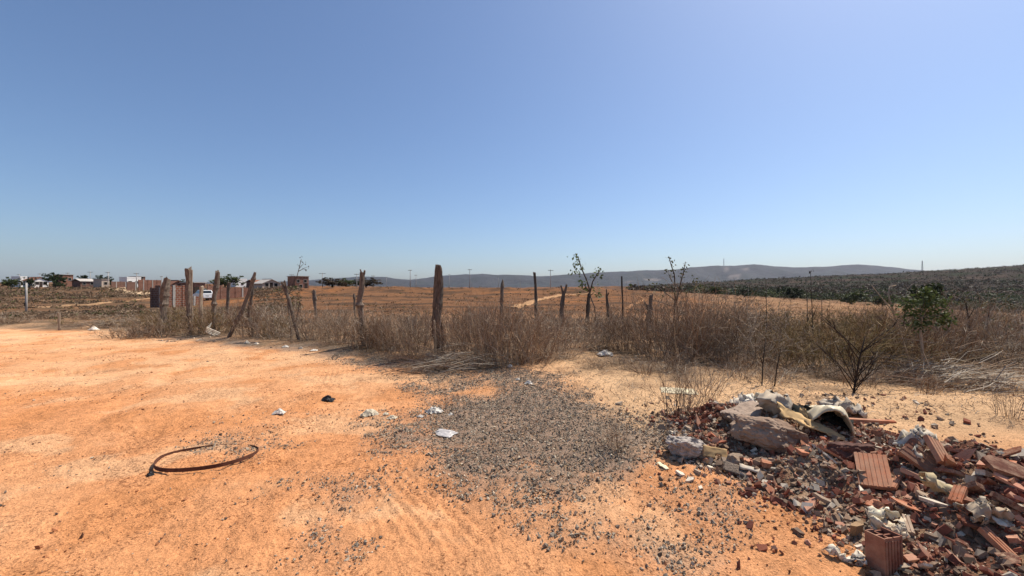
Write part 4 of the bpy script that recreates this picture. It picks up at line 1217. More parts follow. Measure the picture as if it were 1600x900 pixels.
def brush_pile(label, px0, px1, py, n, seed):
    """cut grey branches lying in a heap"""
    r = np.random.default_rng(seed); c = ray((px0 + px1) / 2, py); W_ = (px1 - px0) / FPX * c.y
    s = r.uniform(-0.5, 0.5, n); t = np.abs(r.normal(0, 0.33, n))
    P0 = np.stack([s * W_, r.normal(0, 0.28, n), 0.02 + t * 0.5 * np.exp(-(s * 2) ** 2)], 1)
    a = r.normal(0.25, 0.35, n) + np.where(r.uniform(0, 1, n) < 0.3, 2.8, 0); L = r.uniform(0.3, 1.0, n)
    P2 = P0 + np.stack([np.cos(a) * L, np.sin(a) * L * 0.6, r.normal(0.02, 0.1, n)], 1); P2[:, 2] = np.maximum(P2[:, 2], 0.01)
    P1 = (P0 + P2) / 2 + np.array([0, 0, 0.05]) + r.normal(0, 0.03, (n, 3))
    V, F, per = tubes(np.stack([P0, P1, P2], 1), np.tile([0.005, 0.004, 0.002], (n, 1)) * r.uniform(0.6, 1.5, (n, 1)))
    C = np.repeat(PAL_GREY[r.integers(0, 5, n)] * 0.9, per, 0)
    o = link('brush_pile', mesh_np('brush_pile', V, F, C, mats=[TWIG])); o.location = c
    tag(o, label, 'branches')


brush_pile('heap of cut grey branches lying right of the small green tree', 1420, 1560, 606, 520, 1)
brush_pile('dark twig heap at the foot of the thickest post', 640, 735, 578, 260, 2)
brush_pile('fallen dead branches at the road edge, far left', 105, 210, 512, 160, 3)

# ------------------------------------------------------------------ crushed stone and pebbles
OCT_V = np.array([(1, 0, 0), (-1, 0, 0), (0, 1, 0), (0, -1, 0), (0, 0, 1), (0, 0, -1)], float)
OCT_F = np.array([(0, 2, 4), (2, 1, 4), (1, 3, 4), (3, 0, 4), (2, 0, 5), (1, 2, 5), (3, 1, 5), (0, 3, 5)])
BOX_V = np.array([(x, y, z) for z in (-1, 1) for x, y in ((-1, -1), (1, -1), (1, 1), (-1, 1))], float)
BOX_F = np.array([(0, 2, 1), (0, 3, 2), (4, 5, 6), (4, 6, 7), (0, 1, 5), (0, 5, 4), (1, 2, 6), (1, 6, 5), (2, 3, 7), (2, 7, 6), (3, 0, 4), (3, 4, 7)])


def rand_rot(r, n):
    q = unit(r.normal(0, 1, (n, 4))); w, x, y, z = q.T
    return np.stack([np.stack([1 - 2 * (y * y + z * z), 2 * (x * y - z * w), 2 * (x * z + y * w)], -1), np.stack([2 * (x * y + z * w), 1 - 2 * (x * x + z * z), 2 * (y * z - x * w)], -1), np.stack([2 * (x * z - y * w), 2 * (y * z + x * w), 1 - 2 * (x * x + y * y)], -1)], 1)


def stones(P, size, cols, r, box=False, jit=0.3, aspect=None, rot=None):
    bv, bf = (BOX_V * 0.7, BOX_F) if box else (OCT_V, OCT_F)
    n = len(P); k = len(bv)
    V = bv[None] + r.normal(0, jit, (n, k, 3)) * (0.6 if box else 1)
    V = V * (aspect if aspect is not None else r.uniform(0.55, 1.15, (n, 1, 3)))
    V = np.einsum('nij,nkj->nki', rot if rot is not None else rand_rot(r, n), V) * size[:, None, None] + P[:, None, :]
    F = bf[None] + (np.arange(n) * k)[:, None, None]
    return V.reshape(-1, 3), F.reshape(-1, 3), np.repeat(cols, k, 0)


STONE = speckled('crushed_stone', (0.2, 0.2, 0.2), 0.25, 90, bump=0, obj_random=0, tint=True)
r_ = np.random.default_rng(55)


def scatter(n, x0, x1, y0, y1):
    return r_.uniform(x0, x1, n), r_.uniform(y0, y1, n)


# grey gravel: dense where the mask is strong
X, Y = scatter(330000, -4.2, 2.6, 2.0, 13.5)
g = gravel_mask(X, Y) * (0.35 + 0.65 * sstep(-0.35, 0.35, fbm(X * 2.2, Y * 2.2, 3)))
keep = r_.uniform(0, 1, len(X)) < g * 2.3 * np.clip(6.5 / Y, 0.35, 1)
X = X[keep]; Y = Y[keep]; n = len(X)
s = np.clip(r_.lognormal(-5.0, 0.42, n), 0.003, 0.019)
base = np.array([(0.29, 0.235, 0.175), (0.19, 0.152, 0.115), (0.45, 0.355, 0.25), (0.37, 0.24, 0.135), (0.54, 0.44, 0.32)])
cols = base[r_.choice(5, n, p=[0.36, 0.3, 0.17, 0.11, 0.06])] * r_.uniform(0.75, 1.2, (n, 1))
gr = stones(np.stack([X, Y, height(X, Y) + s * 0.35], 1), s, cols, r_)
merge([gr], 'gravel', 'spill of grey crushed stone over the orange soil', STONE)
# loose pebbles and clods over the road
X, Y = scatter(110000, -16, 9, 1.9, 14)
dens = 0.10 + 0.75 * sstep(0.0, 0.55, fbm(X * 0.6 + 7, Y * 0.9, 4)) + 0.25 * np.exp(-((X - 1.0) / 1.4) ** 2) * (Y < 3.4)
keep = (np.abs(X) < Y * 1.45) & (r_.uniform(0, 1, len(X)) < dens * 0.75)
X = X[keep]; Y = Y[keep]; n = len(X)
s = np.clip(r_.lognormal(-5.35, 0.5, n), 0.0025, 0.028)
base = np.array([(0.36, 0.155, 0.07), (0.48, 0.24, 0.11), (0.17, 0.085, 0.05), (0.14, 0.11, 0.09), (0.5, 0.36, 0.24)])
cols = base[r_.choice(5, n, p=[0.3, 0.22, 0.24, 0.16, 0.08])] * r_.uniform(0.7, 1.2, (n, 1))
merge([stones(np.stack([X, Y, height(X, Y) + s * 0.3], 1), s, cols, r_)], 'pebbles', 'loose pebbles and clods strewn over the dirt road', STONE)


# ------------------------------------------------------------------ rubble heap
BUMPS = np.array([(2.35, 4.4, .22, .45), (2.75, 4.15, .28, .5), (3.25, 3.95, .22, .45), (2.55, 3.3, .20, .5), (3.1, 2.95, .37, .42), (3.45, 2.55, .42, .45), (2.7, 2.45, .22, .45), (3.0, 1.9, .26, .5), (2.42, 1.95, .14, .28), (1.85, 3.8, .13, .3), (4.0, 2.6, .30, .5), (3.6, 1.8, .28, .5)])


def mound(X, Y):
    h = 0
    for bx, by, bh, bs in BUMPS:
        h = h + (bh * np.exp(-(((X - bx) ** 2 + (Y - by) ** 2) / bs ** 2) * 0.75)) ** 2.2
    return h ** (1 / 2.2) - 0.045 + 0.085 * fbm(X * 2.6, Y * 2.3, 3) * sstep(0.02, 0.2, h ** (1 / 2.2))


def surf(X, Y):
    return height(X, Y) + np.maximum(mound(np.asarray(X, float), np.asarray(Y, float)), 0)


def ray_pile(px, py):
    t = np.linspace(1.3, 12, 4000); x = (px - 800) / FPX * t; z = EYE - (py - 450) / FPX * t
    d = z - surf(x, t); i = int(np.argmax(d < 0))
    return Vector((x[i], t[i], z[i]))


PILE = empty('rubble_pile', (2.6, 3.1, float(height(2.6, 3.1))))
tag(PILE, 'long heap of broken brick and building rubble at lower right', 'rubble')
PL = np.array(PILE.location)


def mound_mesh():
    xs = np.arange(1.1, 5.2, 0.03); ys = np.arange(1.0, 5.9, 0.03)
    A, B = np.meshgrid(xs, ys); x = A.ravel(); y = B.ravel(); h = mound(x, y)
    z = height(x, y) + h + 0.012 * fbm(x * 12, y * 12, 3)
    c = np.tile(np.array([0.31, 0.19, 0.115]), (len(x), 1)); nn = fbm(x * 3, y * 3, 4)
    c = mixc(c, (0.42, 0.29, 0.195), sstep(0.0, 0.5, nn)); c = mixc(c, (0.19, 0.085, 0.055), sstep(0.1, 0.5, -nn))
    nx = len(xs); I = np.arange(len(ys) - 1)[:, None] * nx + np.arange(nx - 1)[None, :]
    F = np.stack([I, I + 1, I + nx + 1, I + nx], -1).reshape(-1, 4); F = F[(h[F] > -0.02).any(1)]
    u, inv = np.unique(F, return_inverse=True)
    link('mound', mesh_np('mound', np.stack([x, y, z], 1)[u] - PL, inv.reshape(F.shape), c[u], True, [SOIL]), PILE)


mound_mesh()


def pile_points(n, lo=0.0, fringe=0.06):
    x = r_.uniform(1.2, 5.0, n); y = r_.uniform(1.0, 5.6, n)
    h = mound(x, y); k = (h > lo - fringe * r_.exponential(0.6, n)) & ((x / y < 1.42) | (r_.uniform(0, 1, n) < 0.55))
    return x[k], y[k]


# crumbs: thousands of small chips, one mass
x, y = pile_points(30000, 0.0, 0.022); n = len(x); s = np.clip(r_.lognormal(-4.3, 0.5, n), 0.005, 0.04)
base = np.array([(0.33, 0.115, 0.065), (0.20, 0.07, 0.045), (0.46, 0.24, 0.155), (0.36, 0.28, 0.205), (0.58, 0.49, 0.38), (0.17, 0.115, 0.08), (0.31, 0.205, 0.135)])  # brick tones; the dark maroon also puts gap shade into the colour
zone = fbm(x * 1.6 + 3, y * 1.6, 3)
red = np.clip(sstep(2.3, 3.2, x) * sstep(4.0, 3.0, y) * 0.5 + zone * 0.5 + 0.35, 0.1, 0.8)
ci = np.where(r_.uniform(0, 1, n) < red, r_.choice([0, 1, 1, 2], n), r_.choice([3, 4, 5, 6, 6, 6, 3, 5], n))
cols = base[ci] * r_.uniform(0.6, 1.15, (n, 1))
V, F, C = stones(np.stack([x, y, surf(x, y) + s * 0.3], 1), s, cols, r_, box=True, jit=0.3, aspect=r_.uniform(0.3, 1.3, (n, 1, 3)) * np.array([1.1, 1.0, 0.7]))
x, y = pile_points(26000, -0.005, 0.015); n = len(x); s = np.clip(r_.lognormal(-5.0, 0.35, n), 0.004, 0.014)
base2 = np.array([(0.33, 0.22, 0.14), (0.24, 0.15, 0.095), (0.30, 0.12, 0.075), (0.45, 0.36, 0.27)])
V2, F2, C2 = stones(np.stack([x, y, surf(x, y) + s * 0.3], 1), s, base2[r_.choice(4, n, p=[0.4, 0.3, 0.2, 0.1])] * r_.uniform(0.7, 1.2, (n, 1)), r_)
F = np.concatenate([F, F2 + len(V)]); V = np.concatenate([V, V2]); C = np.concatenate([C, C2])
o = link('rubble_crumbs', mesh_np('rubble_crumbs', V - PL, F, C, mats=[STONE]), PILE); o['kind'] = 'stuff'


def dusty(name, color, scale, dust=(0.46, 0.31, 0.205)):
    m = speckled(name, color, 0.35, scale, bump=0.3, obj_random=0.35)
    n = m.node_tree.nodes; l = m.node_tree.links; b = n['Principled BSDF']
    src = b.inputs['Base Color'].links[0].from_socket
    tc = n.new('ShaderNodeTexCoord'); nz = node(n, 'ShaderNodeTexNoise', Scale=2.2, Detail=7.0, Roughness=0.75)
    oi = n.new('ShaderNodeObjectInfo'); av = n.new('ShaderNodeVectorMath'); av.operation = 'ADD'
    l.new(tc.outputs['Object'], av.inputs[0]); l.new(oi.outputs['Location'], av.inputs[1]); l.new(av.outputs[0], nz.inputs['Vector'])
    mx = n.new('ShaderNodeMix'); mx.data_type = 'RGBA'; l.new(ramp(n, l, nz.outputs[0], [(0.42, 0.0), (0.68, 0.75)]), mx.inputs[0])
    l.new(src, mx.inputs[6]); mx.inputs[7].default_value = (*dust, 1); l.new(mx.outputs[2], b.inputs['Base Color'])
    return m


def shard_mesh(seed, mat, t=0.16, jag=0.3, name='fragment'):
    """flat angular broken plate, unit size"""
    r = np.random.default_rng(seed); k = r.integers(4, 7)
    a = np.sort(np.linspace(0, 2 * np.pi, k, endpoint=False) + r.uniform(-0.35, 0.35, k)); q = r.uniform(1 - jag, 1 + jag * 0.4, k); el = r.uniform(0.45, 0.95)
    top = [(math.cos(b) * w, math.sin(b) * w * el, t + r.normal(0, t * 0.18)) for b, w in zip(a, q)]
    bot = [(x * r.uniform(0.85, 1.02), y * r.uniform(0.85, 1.02), -t) for x, y, z in top]
    m = MB().add(bot + top, [list(range(k))[::-1], list(range(k, 2 * k))] + [(i, (i + 1) % k, (i + 1) % k + k, i + k) for i in range(k)])
    return m.mesh(name, mat)


TILE_A = dusty('brick_red', (0.38, 0.135, 0.068), 14)
TILE_B = dusty('tile_pink', (0.52, 0.24, 0.155), 14)
TILE_C = dusty('brick_dark', (0.19, 0.072, 0.045), 14)
PLAS = dusty('mortar_white', (0.62, 0.55, 0.44), 12)
MORT = dusty('mortar_grey', (0.34, 0.26, 0.19), 12)
CLOD = dusty('earthy_clod', (0.22, 0.14, 0.095), 18, (0.40, 0.30, 0.22))
SH = {
    'brick_fragment': [shard_mesh(i, (TILE_A, TILE_B, TILE_C, TILE_A)[i % 4], (0.12, 0.2, 0.3, 0.09)[(i // 2) % 4], name='brick_fragment') for i in range(12)],
    'plaster_fragment': [shard_mesh(40 + i, (PLAS, MORT)[i % 2], (0.14, 0.3, 0.45)[i % 3], name='plaster_fragment') for i in range(8)],
}


def put(name, me, p, s, rot, parent=PILE):
    o = link(name, me, parent); o.location = Vector(p) - Vector(PL); o.scale = s; o.rotation_euler = rot
    return o


R2 = random.Random(4)
for nm, cnt, s0, s1 in (('brick_fragment', 300, 0.018, 0.07), ('plaster_fragment', 240, 0.014, 0.05)):
    x, y = pile_points(4000, 0.015, 0.012); k = 0
    for i in range(len(x)):
        if k >= cnt: break
        if x[i] / y[i] > 1.36 and k % 6: continue
        if nm == 'brick_fragment' and R2.random() > 0.35 + 0.65 * float(sstep(4.2, 3.0, y[i])): continue
        s = math.exp(R2.uniform(math.log(s0), math.log(s1))) * (1.35 if x[i] > 2.8 and y[i] < 3.4 and R2.random() < 0.4 else 1.0)
        if y[i] > 3.6: s *= 0.85
        el = 1.0 if R2.random() < 0.6 else R2.uniform(1.4, 2.2)
        put(nm, R2.choice(SH[nm]), (x[i], y[i], float(surf(x[i], y[i])) + s * 0.25), (s * el, s, s), (R2.gauss(0, 0.5), R2.gauss(0, 0.5), R2.uniform(0, 6.28)))
        k += 1


# ridged pieces of hollow clay block
def ridged_mesh(w, l, t, n, mat, seed=0, broken=0.25):
    """plate w wide (x), l long (y) with n grooves running along it, one end broken off"""
    r = np.random.default_rng(seed); prof = []
    for i in range(n):
        x0 = -w / 2 + w * i / n; d = w / n
        prof += [(x0 + d * 0.08, t / 2), (x0 + d * 0.70, t / 2), (x0 + d * 0.78, t / 2 - 0.0045), (x0 + d * 0.98, t / 2 - 0.0045)]
    prof = [(-w / 2, -t / 2)] + prof[::1] + [(w / 2, -t / 2)]
    ends = [l / 2 - broken * l * r.uniform(0, 1) * (0.3 + 0.7 * i / len(prof)) for i in range(len(prof))]
    k = len(prof)
    vs = [(x, -l / 2 + r.uniform(0, 0.006), z) for x, z in prof] + [(prof[i][0], ends[i], prof[i][1]) for i in range(k)]
    m = MB().add(vs, [list(range(k)), list(range(2 * k - 1, k - 1, -1))] + [((i + 1) % k, i, i + k, (i + 1) % k + k) for i in range(k)])
    return m.mesh('ridged_brick', mat)


def hollow_mesh(w, h, l, cells, mat, seed=0):
    """hollow clay block shell: outer walls and webs, open at both ends"""
    m = MB(); t = 0.009; r = np.random.default_rng(seed)
    cx, cz = cells
    for i in range(cx + 1):
        x = -w / 2 + (w - t) * i / cx; m.box(x, x + t, -l / 2, l / 2 - r.uniform(0, 0.02), -h / 2, h / 2)
    for j in range(cz + 1):
        z = -h / 2 + (h - t) * j / cz
        for i in range(cx):
            x = -w / 2 + (w - t) * i / cx + t; m.box(x + 0.0006, x + (w - t) / cx - t - 0.0006, -l / 2 + r.uniform(0.0005, 0.004), l / 2 - r.uniform(0.002, 0.02), z + 0.0006, z + t - 0.0006)
    for i in range(6):      # ridges on top and left face
        x = -w / 2 + w * (i + 0.2) / 6; m.box(x, x + w * 0.09, -l / 2 + 0.002, l / 2 - 0.025, h / 2 + 0.0005, h / 2 + 0.003)
    return m.mesh('hollow_brick', mat)


def thing(name, label, cat, me, px, py, rot, lift=0.0, scale=1.0, group=None, off=(0, 0)):
    p = ray_pile(px, py); o = link(name, me)
    o.location = (p.x + off[0], p.y + off[1], p.z + lift); o.rotation_euler = rot
    o.scale = (scale,) * 3 if not hasattr(scale, '__len__') else scale
    tag(o, label, cat, group)
    return o


D2 = math.radians
BRG = 'larger brick pieces on the rubble'
thing('brick_piece', 'large ridged orange brick slab tilted up, left of the brick tent', 'brick', ridged_mesh(0.19, 0.29, 0.035, 7, TILE_A, 1, 0.05), 1364, 748, (D2(32), D2(-8), D2(-38)), 0.06, 1, BRG)
thing('brick_piece', 'flat ridged brick strip lying below the tilted slab', 'brick', ridged_mesh(0.07, 0.2, 0.022, 3, TILE_A, 2, 0.3), 1397, 758, (D2(18), D2(-14), D2(-62)), 0.035, 1, BRG)
thing('brick_piece', 'left leaf of the tent made by two leaning red bricks', 'brick', ridged_mesh(0.23, 0.2, 0.03, 6, TILE_C, 3, 0.2), 1441, 726, (D2(42), D2(-30), D2(20)), 0.08, 1, BRG)
thing('brick_piece', 'right ridged leaf of the tent of leaning red bricks', 'brick', ridged_mesh(0.14, 0.2, 0.03, 4, TILE_A, 4, 0.15), 1467, 724, (D2(48), D2(24), D2(10)), 0.085, 1, BRG)
thing('brick_piece', 'flat orange slab with one clean edge near the right edge', 'brick', shard_mesh(301, TILE_B, 0.14, 0.2, 'brick_piece'), 1541, 731, (D2(4), D2(6), D2(5)), 0.02, (0.12, 0.075, 0.09), BRG)
thing('brick_piece', 'big dark red slab lying at the right edge', 'brick', shard_mesh(302, TILE_C, 0.12, 0.15, 'brick_piece'), 1585, 745, (D2(28), D2(20), D2(-20)), 0.03, (0.19, 0.14, 0.13), BRG)
thing('brick_piece', 'long pink tile blade slanting down at the right edge', 'brick', shard_mesh(303, TILE_B, 0.10, 0.2, 'brick_piece'), 1588, 770, (D2(10), D2(24), D2(-42)), 0.045, (0.17, 0.05, 0.1), BRG)
thing('brick_piece', 'long ridged dark brick strip below the crumpled white bag', 'brick', ridged_mesh(0.05, 0.24, 0.02, 4, TILE_C, 5, 0.1), 1546, 833, (D2(8), D2(-20), D2(64)), 0.03, 1, BRG)
thing('brick_piece', 'upright ridged red brick strip under the long dark strip', 'brick', ridged_mesh(0.05, 0.17, 0.03, 3, TILE_A, 6, 0.1), 1560, 858, (D2(30), 0, D2(4)), 0.03, 1, BRG)
thing('brick_piece', 'broken red brick edge sloping up beside the yellow rag', 'brick', ridged_mesh(0.06, 0.19, 0.03, 3, TILE_A, 7, 0.2), 1497, 782, (D2(14), D2(-10), D2(-58)), 0.035, 1, BRG)
thing('brick_piece', 'pink slanted tile stub standing near the top of the heap', 'brick', ridged_mesh(0.07, 0.14, 0.03, 3, TILE_B, 8, 0.2), 1428, 748, (D2(14), D2(10), D2(38)), 0.03, 1, BRG)
thing('brick_piece', 'orange brick cap lying left of the brick tent', 'brick', shard_mesh(304, TILE_B, 0.2, 0.2, 'brick_piece'), 1413, 714, (D2(6), D2(5), D2(8)), 0.025, (0.085, 0.045, 0.08), BRG)
thing('brick_piece', 'red shard standing on edge at the far left of the rubble', 'brick', shard_mesh(305, TILE_B, 0.12, 0.25, 'brick_piece'), 1091, 668, (D2(62), D2(12), D2(28)), 0.05, (0.035, 0.11, 0.05), BRG)
thing('brick_piece', 'dusty wedge of brick lying left of the tan block', 'brick', shard_mesh(306, MORT, 0.2, 0.2, 'brick_piece'), 1291, 788, (D2(8), D2(18), D2(-36)), 0.025, (0.10, 0.035, 0.06), BRG)
thing('brick_piece', 'tan chipped block below the wedge of brick', 'brick', shard_mesh(307, speckled('tan_block', (0.42, 0.27, 0.15), 0.3, 12, bump=0.4), 0.75, 0.1, 'brick_piece'), 1338, 836, (D2(12), D2(-8), D2(20)), 0.035, (0.055, 0.05, 0.05), BRG)
thing('brick_piece', 'pale tile stick leaning beside the torn white sheet', 'brick', ridged_mesh(0.035, 0.14, 0.025, 2, MORT, 9, 0.1), 1419, 830, (D2(20), D2(0), D2(-32)), 0.04, 1, BRG)
thing('brick_piece', 'grey rounded edging piece near the middle of the heap', 'brick', shard_mesh(308, PLAS, 0.2, 0.15, 'brick_piece'), 1458, 792, (D2(6), D2(12), D2(-22)), 0.03, (0.085, 0.026, 0.05), BRG)
thing('hollow_brick', 'dark hollow brick standing upright at the bottom of the heap', 'brick', hollow_mesh(0.13, 0.10, 0.21, (2, 2), TILE_C, 1), 1381, 886, (D2(86), D2(3), D2(14)), 0.085, 1, BRG)
thing('red_strip', 'long straight red strip lying on the sand behind the rubble', 'strip', MB().add([(-0.27, -0.022, -0.02), (0.27, -0.026, -0.02), (0.27, 0.02, -0.02), (-0.27, 0.024, -0.02), (-0.27, -0.022, 0.02), (0.27, -0.02, 0.014), (0.27, 0.02, 0.016), (-0.27, 0.02, 0.022)], [(0, 3, 2, 1), (4, 5, 6, 7), (0, 1, 5, 4), (1, 2, 6, 5), (2, 3, 7, 6), (3, 0, 4, 7)]).mesh('red_strip', TILE_A), 1358, 661, (D2(2), D2(2), D2(-2)), 0.022)


# concrete lumps
def lump_mesh(seed, sx, sy, sz, mat, amp=0.22, flat=0.75, sub=5, name='concrete_chunk'):
    bm = __import__('bmesh').new(); __import__('bmesh').ops.create_icosphere(bm, subdivisions=sub, radius=1.0)
    r = np.random.default_rng(seed); planes = [(unit(r.normal(0, 1, 3)), r.uniform(0.62, 0.9)) for _ in range(9)] + [(np.array([0, 0, 1.0]), flat)]
    from mathutils import noise as mn
    for v in bm.verts:
        c = np.array(v.co)
        for nrm, d in planes:
            e = float(c @ nrm) - d
            if e > 0: c = c - nrm * e
        p = Vector(c); k = 1 + amp * (mn.fractal(p * 2.2 + Vector((seed, 0, 0)), 1.0, 2.0, 4)) * 0.5 + 0.05 * mn.fractal(p * 9 + Vector((0, seed, 0)), 0.8, 2.0, 4)
        v.co = Vector((c[0] * sx * k, c[1] * sy * k, c[2] * sz * k))
    me = bpy.data.meshes.new(name); bm.to_mesh(me); bm.free(); me.materials.append(mat)
    return me


thing('concrete_chunk', 'big brown lump of concrete and earth on the rubble crest', 'rock', lump_mesh(3, 0.31, 0.24, 0.19, CLOD, 0.3, 0.7), 1200, 690, (D2(-10), D2(6), D2(-14)), 0.07, 1, 'lumps on the rubble')
thing('concrete_chunk', 'whitish pitted lump at the left end of the rubble', 'rock', lump_mesh(8, 0.19, 0.16, 0.13, speckled('pitted_mortar', (0.40, 0.345, 0.30), 0.5, 22, bump=0.9, obj_random=0), 0.4, 0.75), 1072, 708, (D2(-12), D2(10), D2(20)), 0.035, 1, 'lumps on the rubble')
thing('concrete_chunk', 'flat dusty slab lying behind the big brown lump', 'rock', lump_mesh(12, 0.30, 0.2, 0.10, speckled('dusty_mortar', (0.33, 0.245, 0.185), 0.4, 16, bump=0.7, obj_random=0), 0.35, 0.6), 1165, 650, (D2(4), D2(-5), D2(30)), 0.03, 1, 'lumps on the rubble')
thing('concrete_chunk', 'dark layered red lump right of the big brown lump', 'rock', lump_mesh(15, 0.2, 0.14, 0.12, speckled('dark_earth', (0.12, 0.06, 0.045), 0.5, 14, bump=0.9, obj_random=0, stretch=(1, 1, 5)), 0.4, 0.6), 1330, 712, (D2(-8), D2(4), D2(10)), 0.02, 1, 'lumps on the rubble')
thing('concrete_chunk', 'grey crusted lump right of the cardboard flap', 'rock', lump_mesh(19, 0.09, 0.07, 0.06, MORT, 0.5, 0.8, 3), 1146, 722, (0, 0, 0.4), 0.02, 1, 'lumps on the rubble')


# sheets: torn vinyl, cardboard, bags, rags
def sheet(name, label, cat, fn, nu, nv, mat, px, py, rot=(0, 0, 0), lift=0.0, thick=0.004, group=None, scale=1.0, amp=0.012, seed=0, cut=None):
    r = np.random.default_rng(seed + 900); u, v = np.meshgrid(np.linspace(0, 1, nu), np.linspace(0, 1, nv)); u = u.ravel(); v = v.ravel()
    P = np.array([fn(a, b) for a, b in zip(u, v)], float)
    P += amp * np.stack([fbm(u * 3 + seed, v * 3, 3), fbm(u * 3, v * 3 + seed + 9, 3), fbm(u * 4 + 20, v * 4 + seed, 4) * 1.3], 1)
    fs = []
    for j in range(nv - 1):
        for i in range(nu - 1):
            if cut and cut((i + 0.5) / (nu - 1), (j + 0.5) / (nv - 1)): continue
            a = j * nu + i; fs.append((a, a + 1, a + nu + 1, a + nu))
    m = MB().add(P, fs); o_ = thing(name, label, cat, m.mesh(name, mat, True), px, py, rot, lift, scale, group)
    md = o_.modifiers.new('thickness', 'SOLIDIFY'); md.thickness = thick; md.offset = 0
    return o_


VINYL = speckled('cream_vinyl', (0.60, 0.50, 0.33), 0.15, 5, rough=0.45, bump=0.2, obj_random=0, spec=0.4)
TANB = speckled('tan_cardboard', (0.50, 0.33, 0.16), 0.15, 6, bump=0.1, obj_random=0.1)
BLACKSHEET = speckled('black_sheeting', (0.018, 0.02, 0.018), 0.3, 10, bump=0.2, obj_random=0)
WPLASTIC = dusty('white_plastic', (0.74, 0.69, 0.58), 9, (0.50, 0.36, 0.24))
GPLASTIC = dusty('grey_plastic', (0.44, 0.39, 0.32), 9, (0.42, 0.30, 0.2))

# hood-shaped cream shell, open towards the viewer, dark inside
sheet('vinyl_shell', 'cream hood-shaped shell arching open over a black hollow', 'shell', lambda u, v: (0.30 * (u - 0.5) * 1.25 + 0.03 * v, 0.30 * (v - 0.5), 0.20 * math.sin(math.pi * min(max(u * 0.97 + 0.03, 0), 1)) ** 0.8 * (0.65 + 0.35 * math.sin(math.pi * min(v + 0.25, 1)))), 22, 14, VINYL, 1289, 664, (D2(6), D2(14), D2(-12)), 0.02, 0.012, amp=0.02, seed=1)
sheet('black_sheet', 'crumpled black sheet lying beside and under the cream shell', 'cloth', lambda u, v: (0.62 * (u - 0.5), 0.30 * (v - 0.5), 0.09 * math.sin(math.pi * u) * math.sin(math.pi * v)), 26, 16, BLACKSHEET, 1262, 655, (D2(6), D2(0), D2(-14)), 0.025, 0.006, amp=0.07, seed=2)  # black sheet fills the hollow under the shell
sheet('vinyl_strip', 'long curled tan strip swooping down below the black sheet', 'strip', lambda u, v: (0.52 * (u - 0.5), -0.03 * math.sin(3 * u) + 0.05 * v, 0.20 * (1 - u) ** 1.5 * 0.75 + (0.13 * (1 - u * 0.55)) * v + 0.0), 26, 6, TANB, 1270, 684, (D2(-28), D2(6), D2(-16)), 0.02, 0.008, amp=0.022, seed=3)
sheet('vinyl_flap', 'small tan flap standing between the strip and the cream shell', 'flap', lambda u, v: (0.14 * (u - 0.5) * (1 - 0.6 * v), 0.04 * v, 0.15 * v), 8, 8, TANB, 1260, 668, (D2(-12), 0, D2(-10)), 0.02, 0.006, amp=0.015, seed=4)
sheet('white_cloth', 'crumpled white cloth at the top left of the rubble', 'cloth', lambda u, v: (0.36 * (u - 0.5), 0.2 * (v - 0.5), 0.08 * math.sin(math.pi * u) * math.sin(math.pi * v)), 26, 16, WPLASTIC, 1160, 634, (D2(10), D2(-16), D2(10)), 0.035, 0.006, amp=0.05, seed=5)
sheet('cardboard_flap', 'small upright pale cardboard flap above the white cloth', 'cardboard', lambda u, v: (0.09 * (u - 0.5) + 0.03 * v, 0.02 * u, 0.13 * v), 5, 5, VINYL, 1181, 634, (D2(-14), D2(10), D2(-18)), 0.04, 0.006, amp=0.006, seed=6)
sheet('grey_bag', 'twisted grey and black bag on top of the rubble', 'bag', lambda u, v: (0.17 * math.cos(6.28 * u) * (0.35 + 0.65 * math.sin(math.pi * v)), 0.11 * math.sin(6.28 * u) * (0.4 + 0.6 * math.sin(math.pi * v)), 0.20 * v), 28, 12, GPLASTIC, 1206, 646, (D2(5), D2(18), D2(8)), 0.0, 0.005, amp=0.05, seed=7)
sheet('cardboard_box', 'tan cardboard flap with a square notch near the left lump', 'cardboard', lambda u, v: (0.205 * (u - 0.5), 0.0, 0.092 * v), 19, 9, TANB, 1118, 722, (D2(-32), D2(9), D2(-6)), 0.035, 0.008, amp=0.004, seed=8, cut=lambda u, v: 0.50 < u < 0.72 and v < 0.42)
sheet('wood_panel', 'dark panel with pale stripe lying below the cardboard flap', 'panel', lambda u, v: (0.20 * (u - 0.5), 0.11 * (v - 0.5), 0), 12, 6, WOOD, 1152, 741, (D2(16), D2(10), D2(-34)), 0.035, 0.014, amp=0.006, seed=9)
sheet('grey_sheet', 'grey flat offcut lying right of the striped dark panel', 'offcut', lambda u, v: (0.15 * (u - 0.5), 0.05 * (v - 0.5), 0), 8, 4, GPLASTIC, 1172, 738, (D2(14), D2(8), D2(-24)), 0.03, 0.012, amp=0.006, seed=10)
sheet('plastic_sheet', 'white plastic sheeting heaped behind the brick tent', 'plastic', lambda u, v: (0.26 * (u - 0.5), 0.16 * (v - 0.5), 0.09 * math.sin(math.pi * u) * (0.4 + v)), 24, 14, WPLASTIC, 1440, 706, (D2(14), D2(-4), D2(8)), 0.03, 0.005, amp=0.05, seed=11)
sheet('blue_bag', 'small pale blue plastic bag left of the white sheeting', 'bag', lambda u, v: (0.11 * (u - 0.5), 0.08 * (v - 0.5), 0.06 * math.sin(math.pi * u) * math.sin(math.pi * v)), 16, 10, speckled('pale_blue_plastic', (0.33, 0.42, 0.45), 0.2, 9, rough=0.5, bump=0.2, obj_random=0), 1423, 706, (D2(16), D2(-4), D2(4)), 0.03, 0.004, amp=0.03, seed=12)
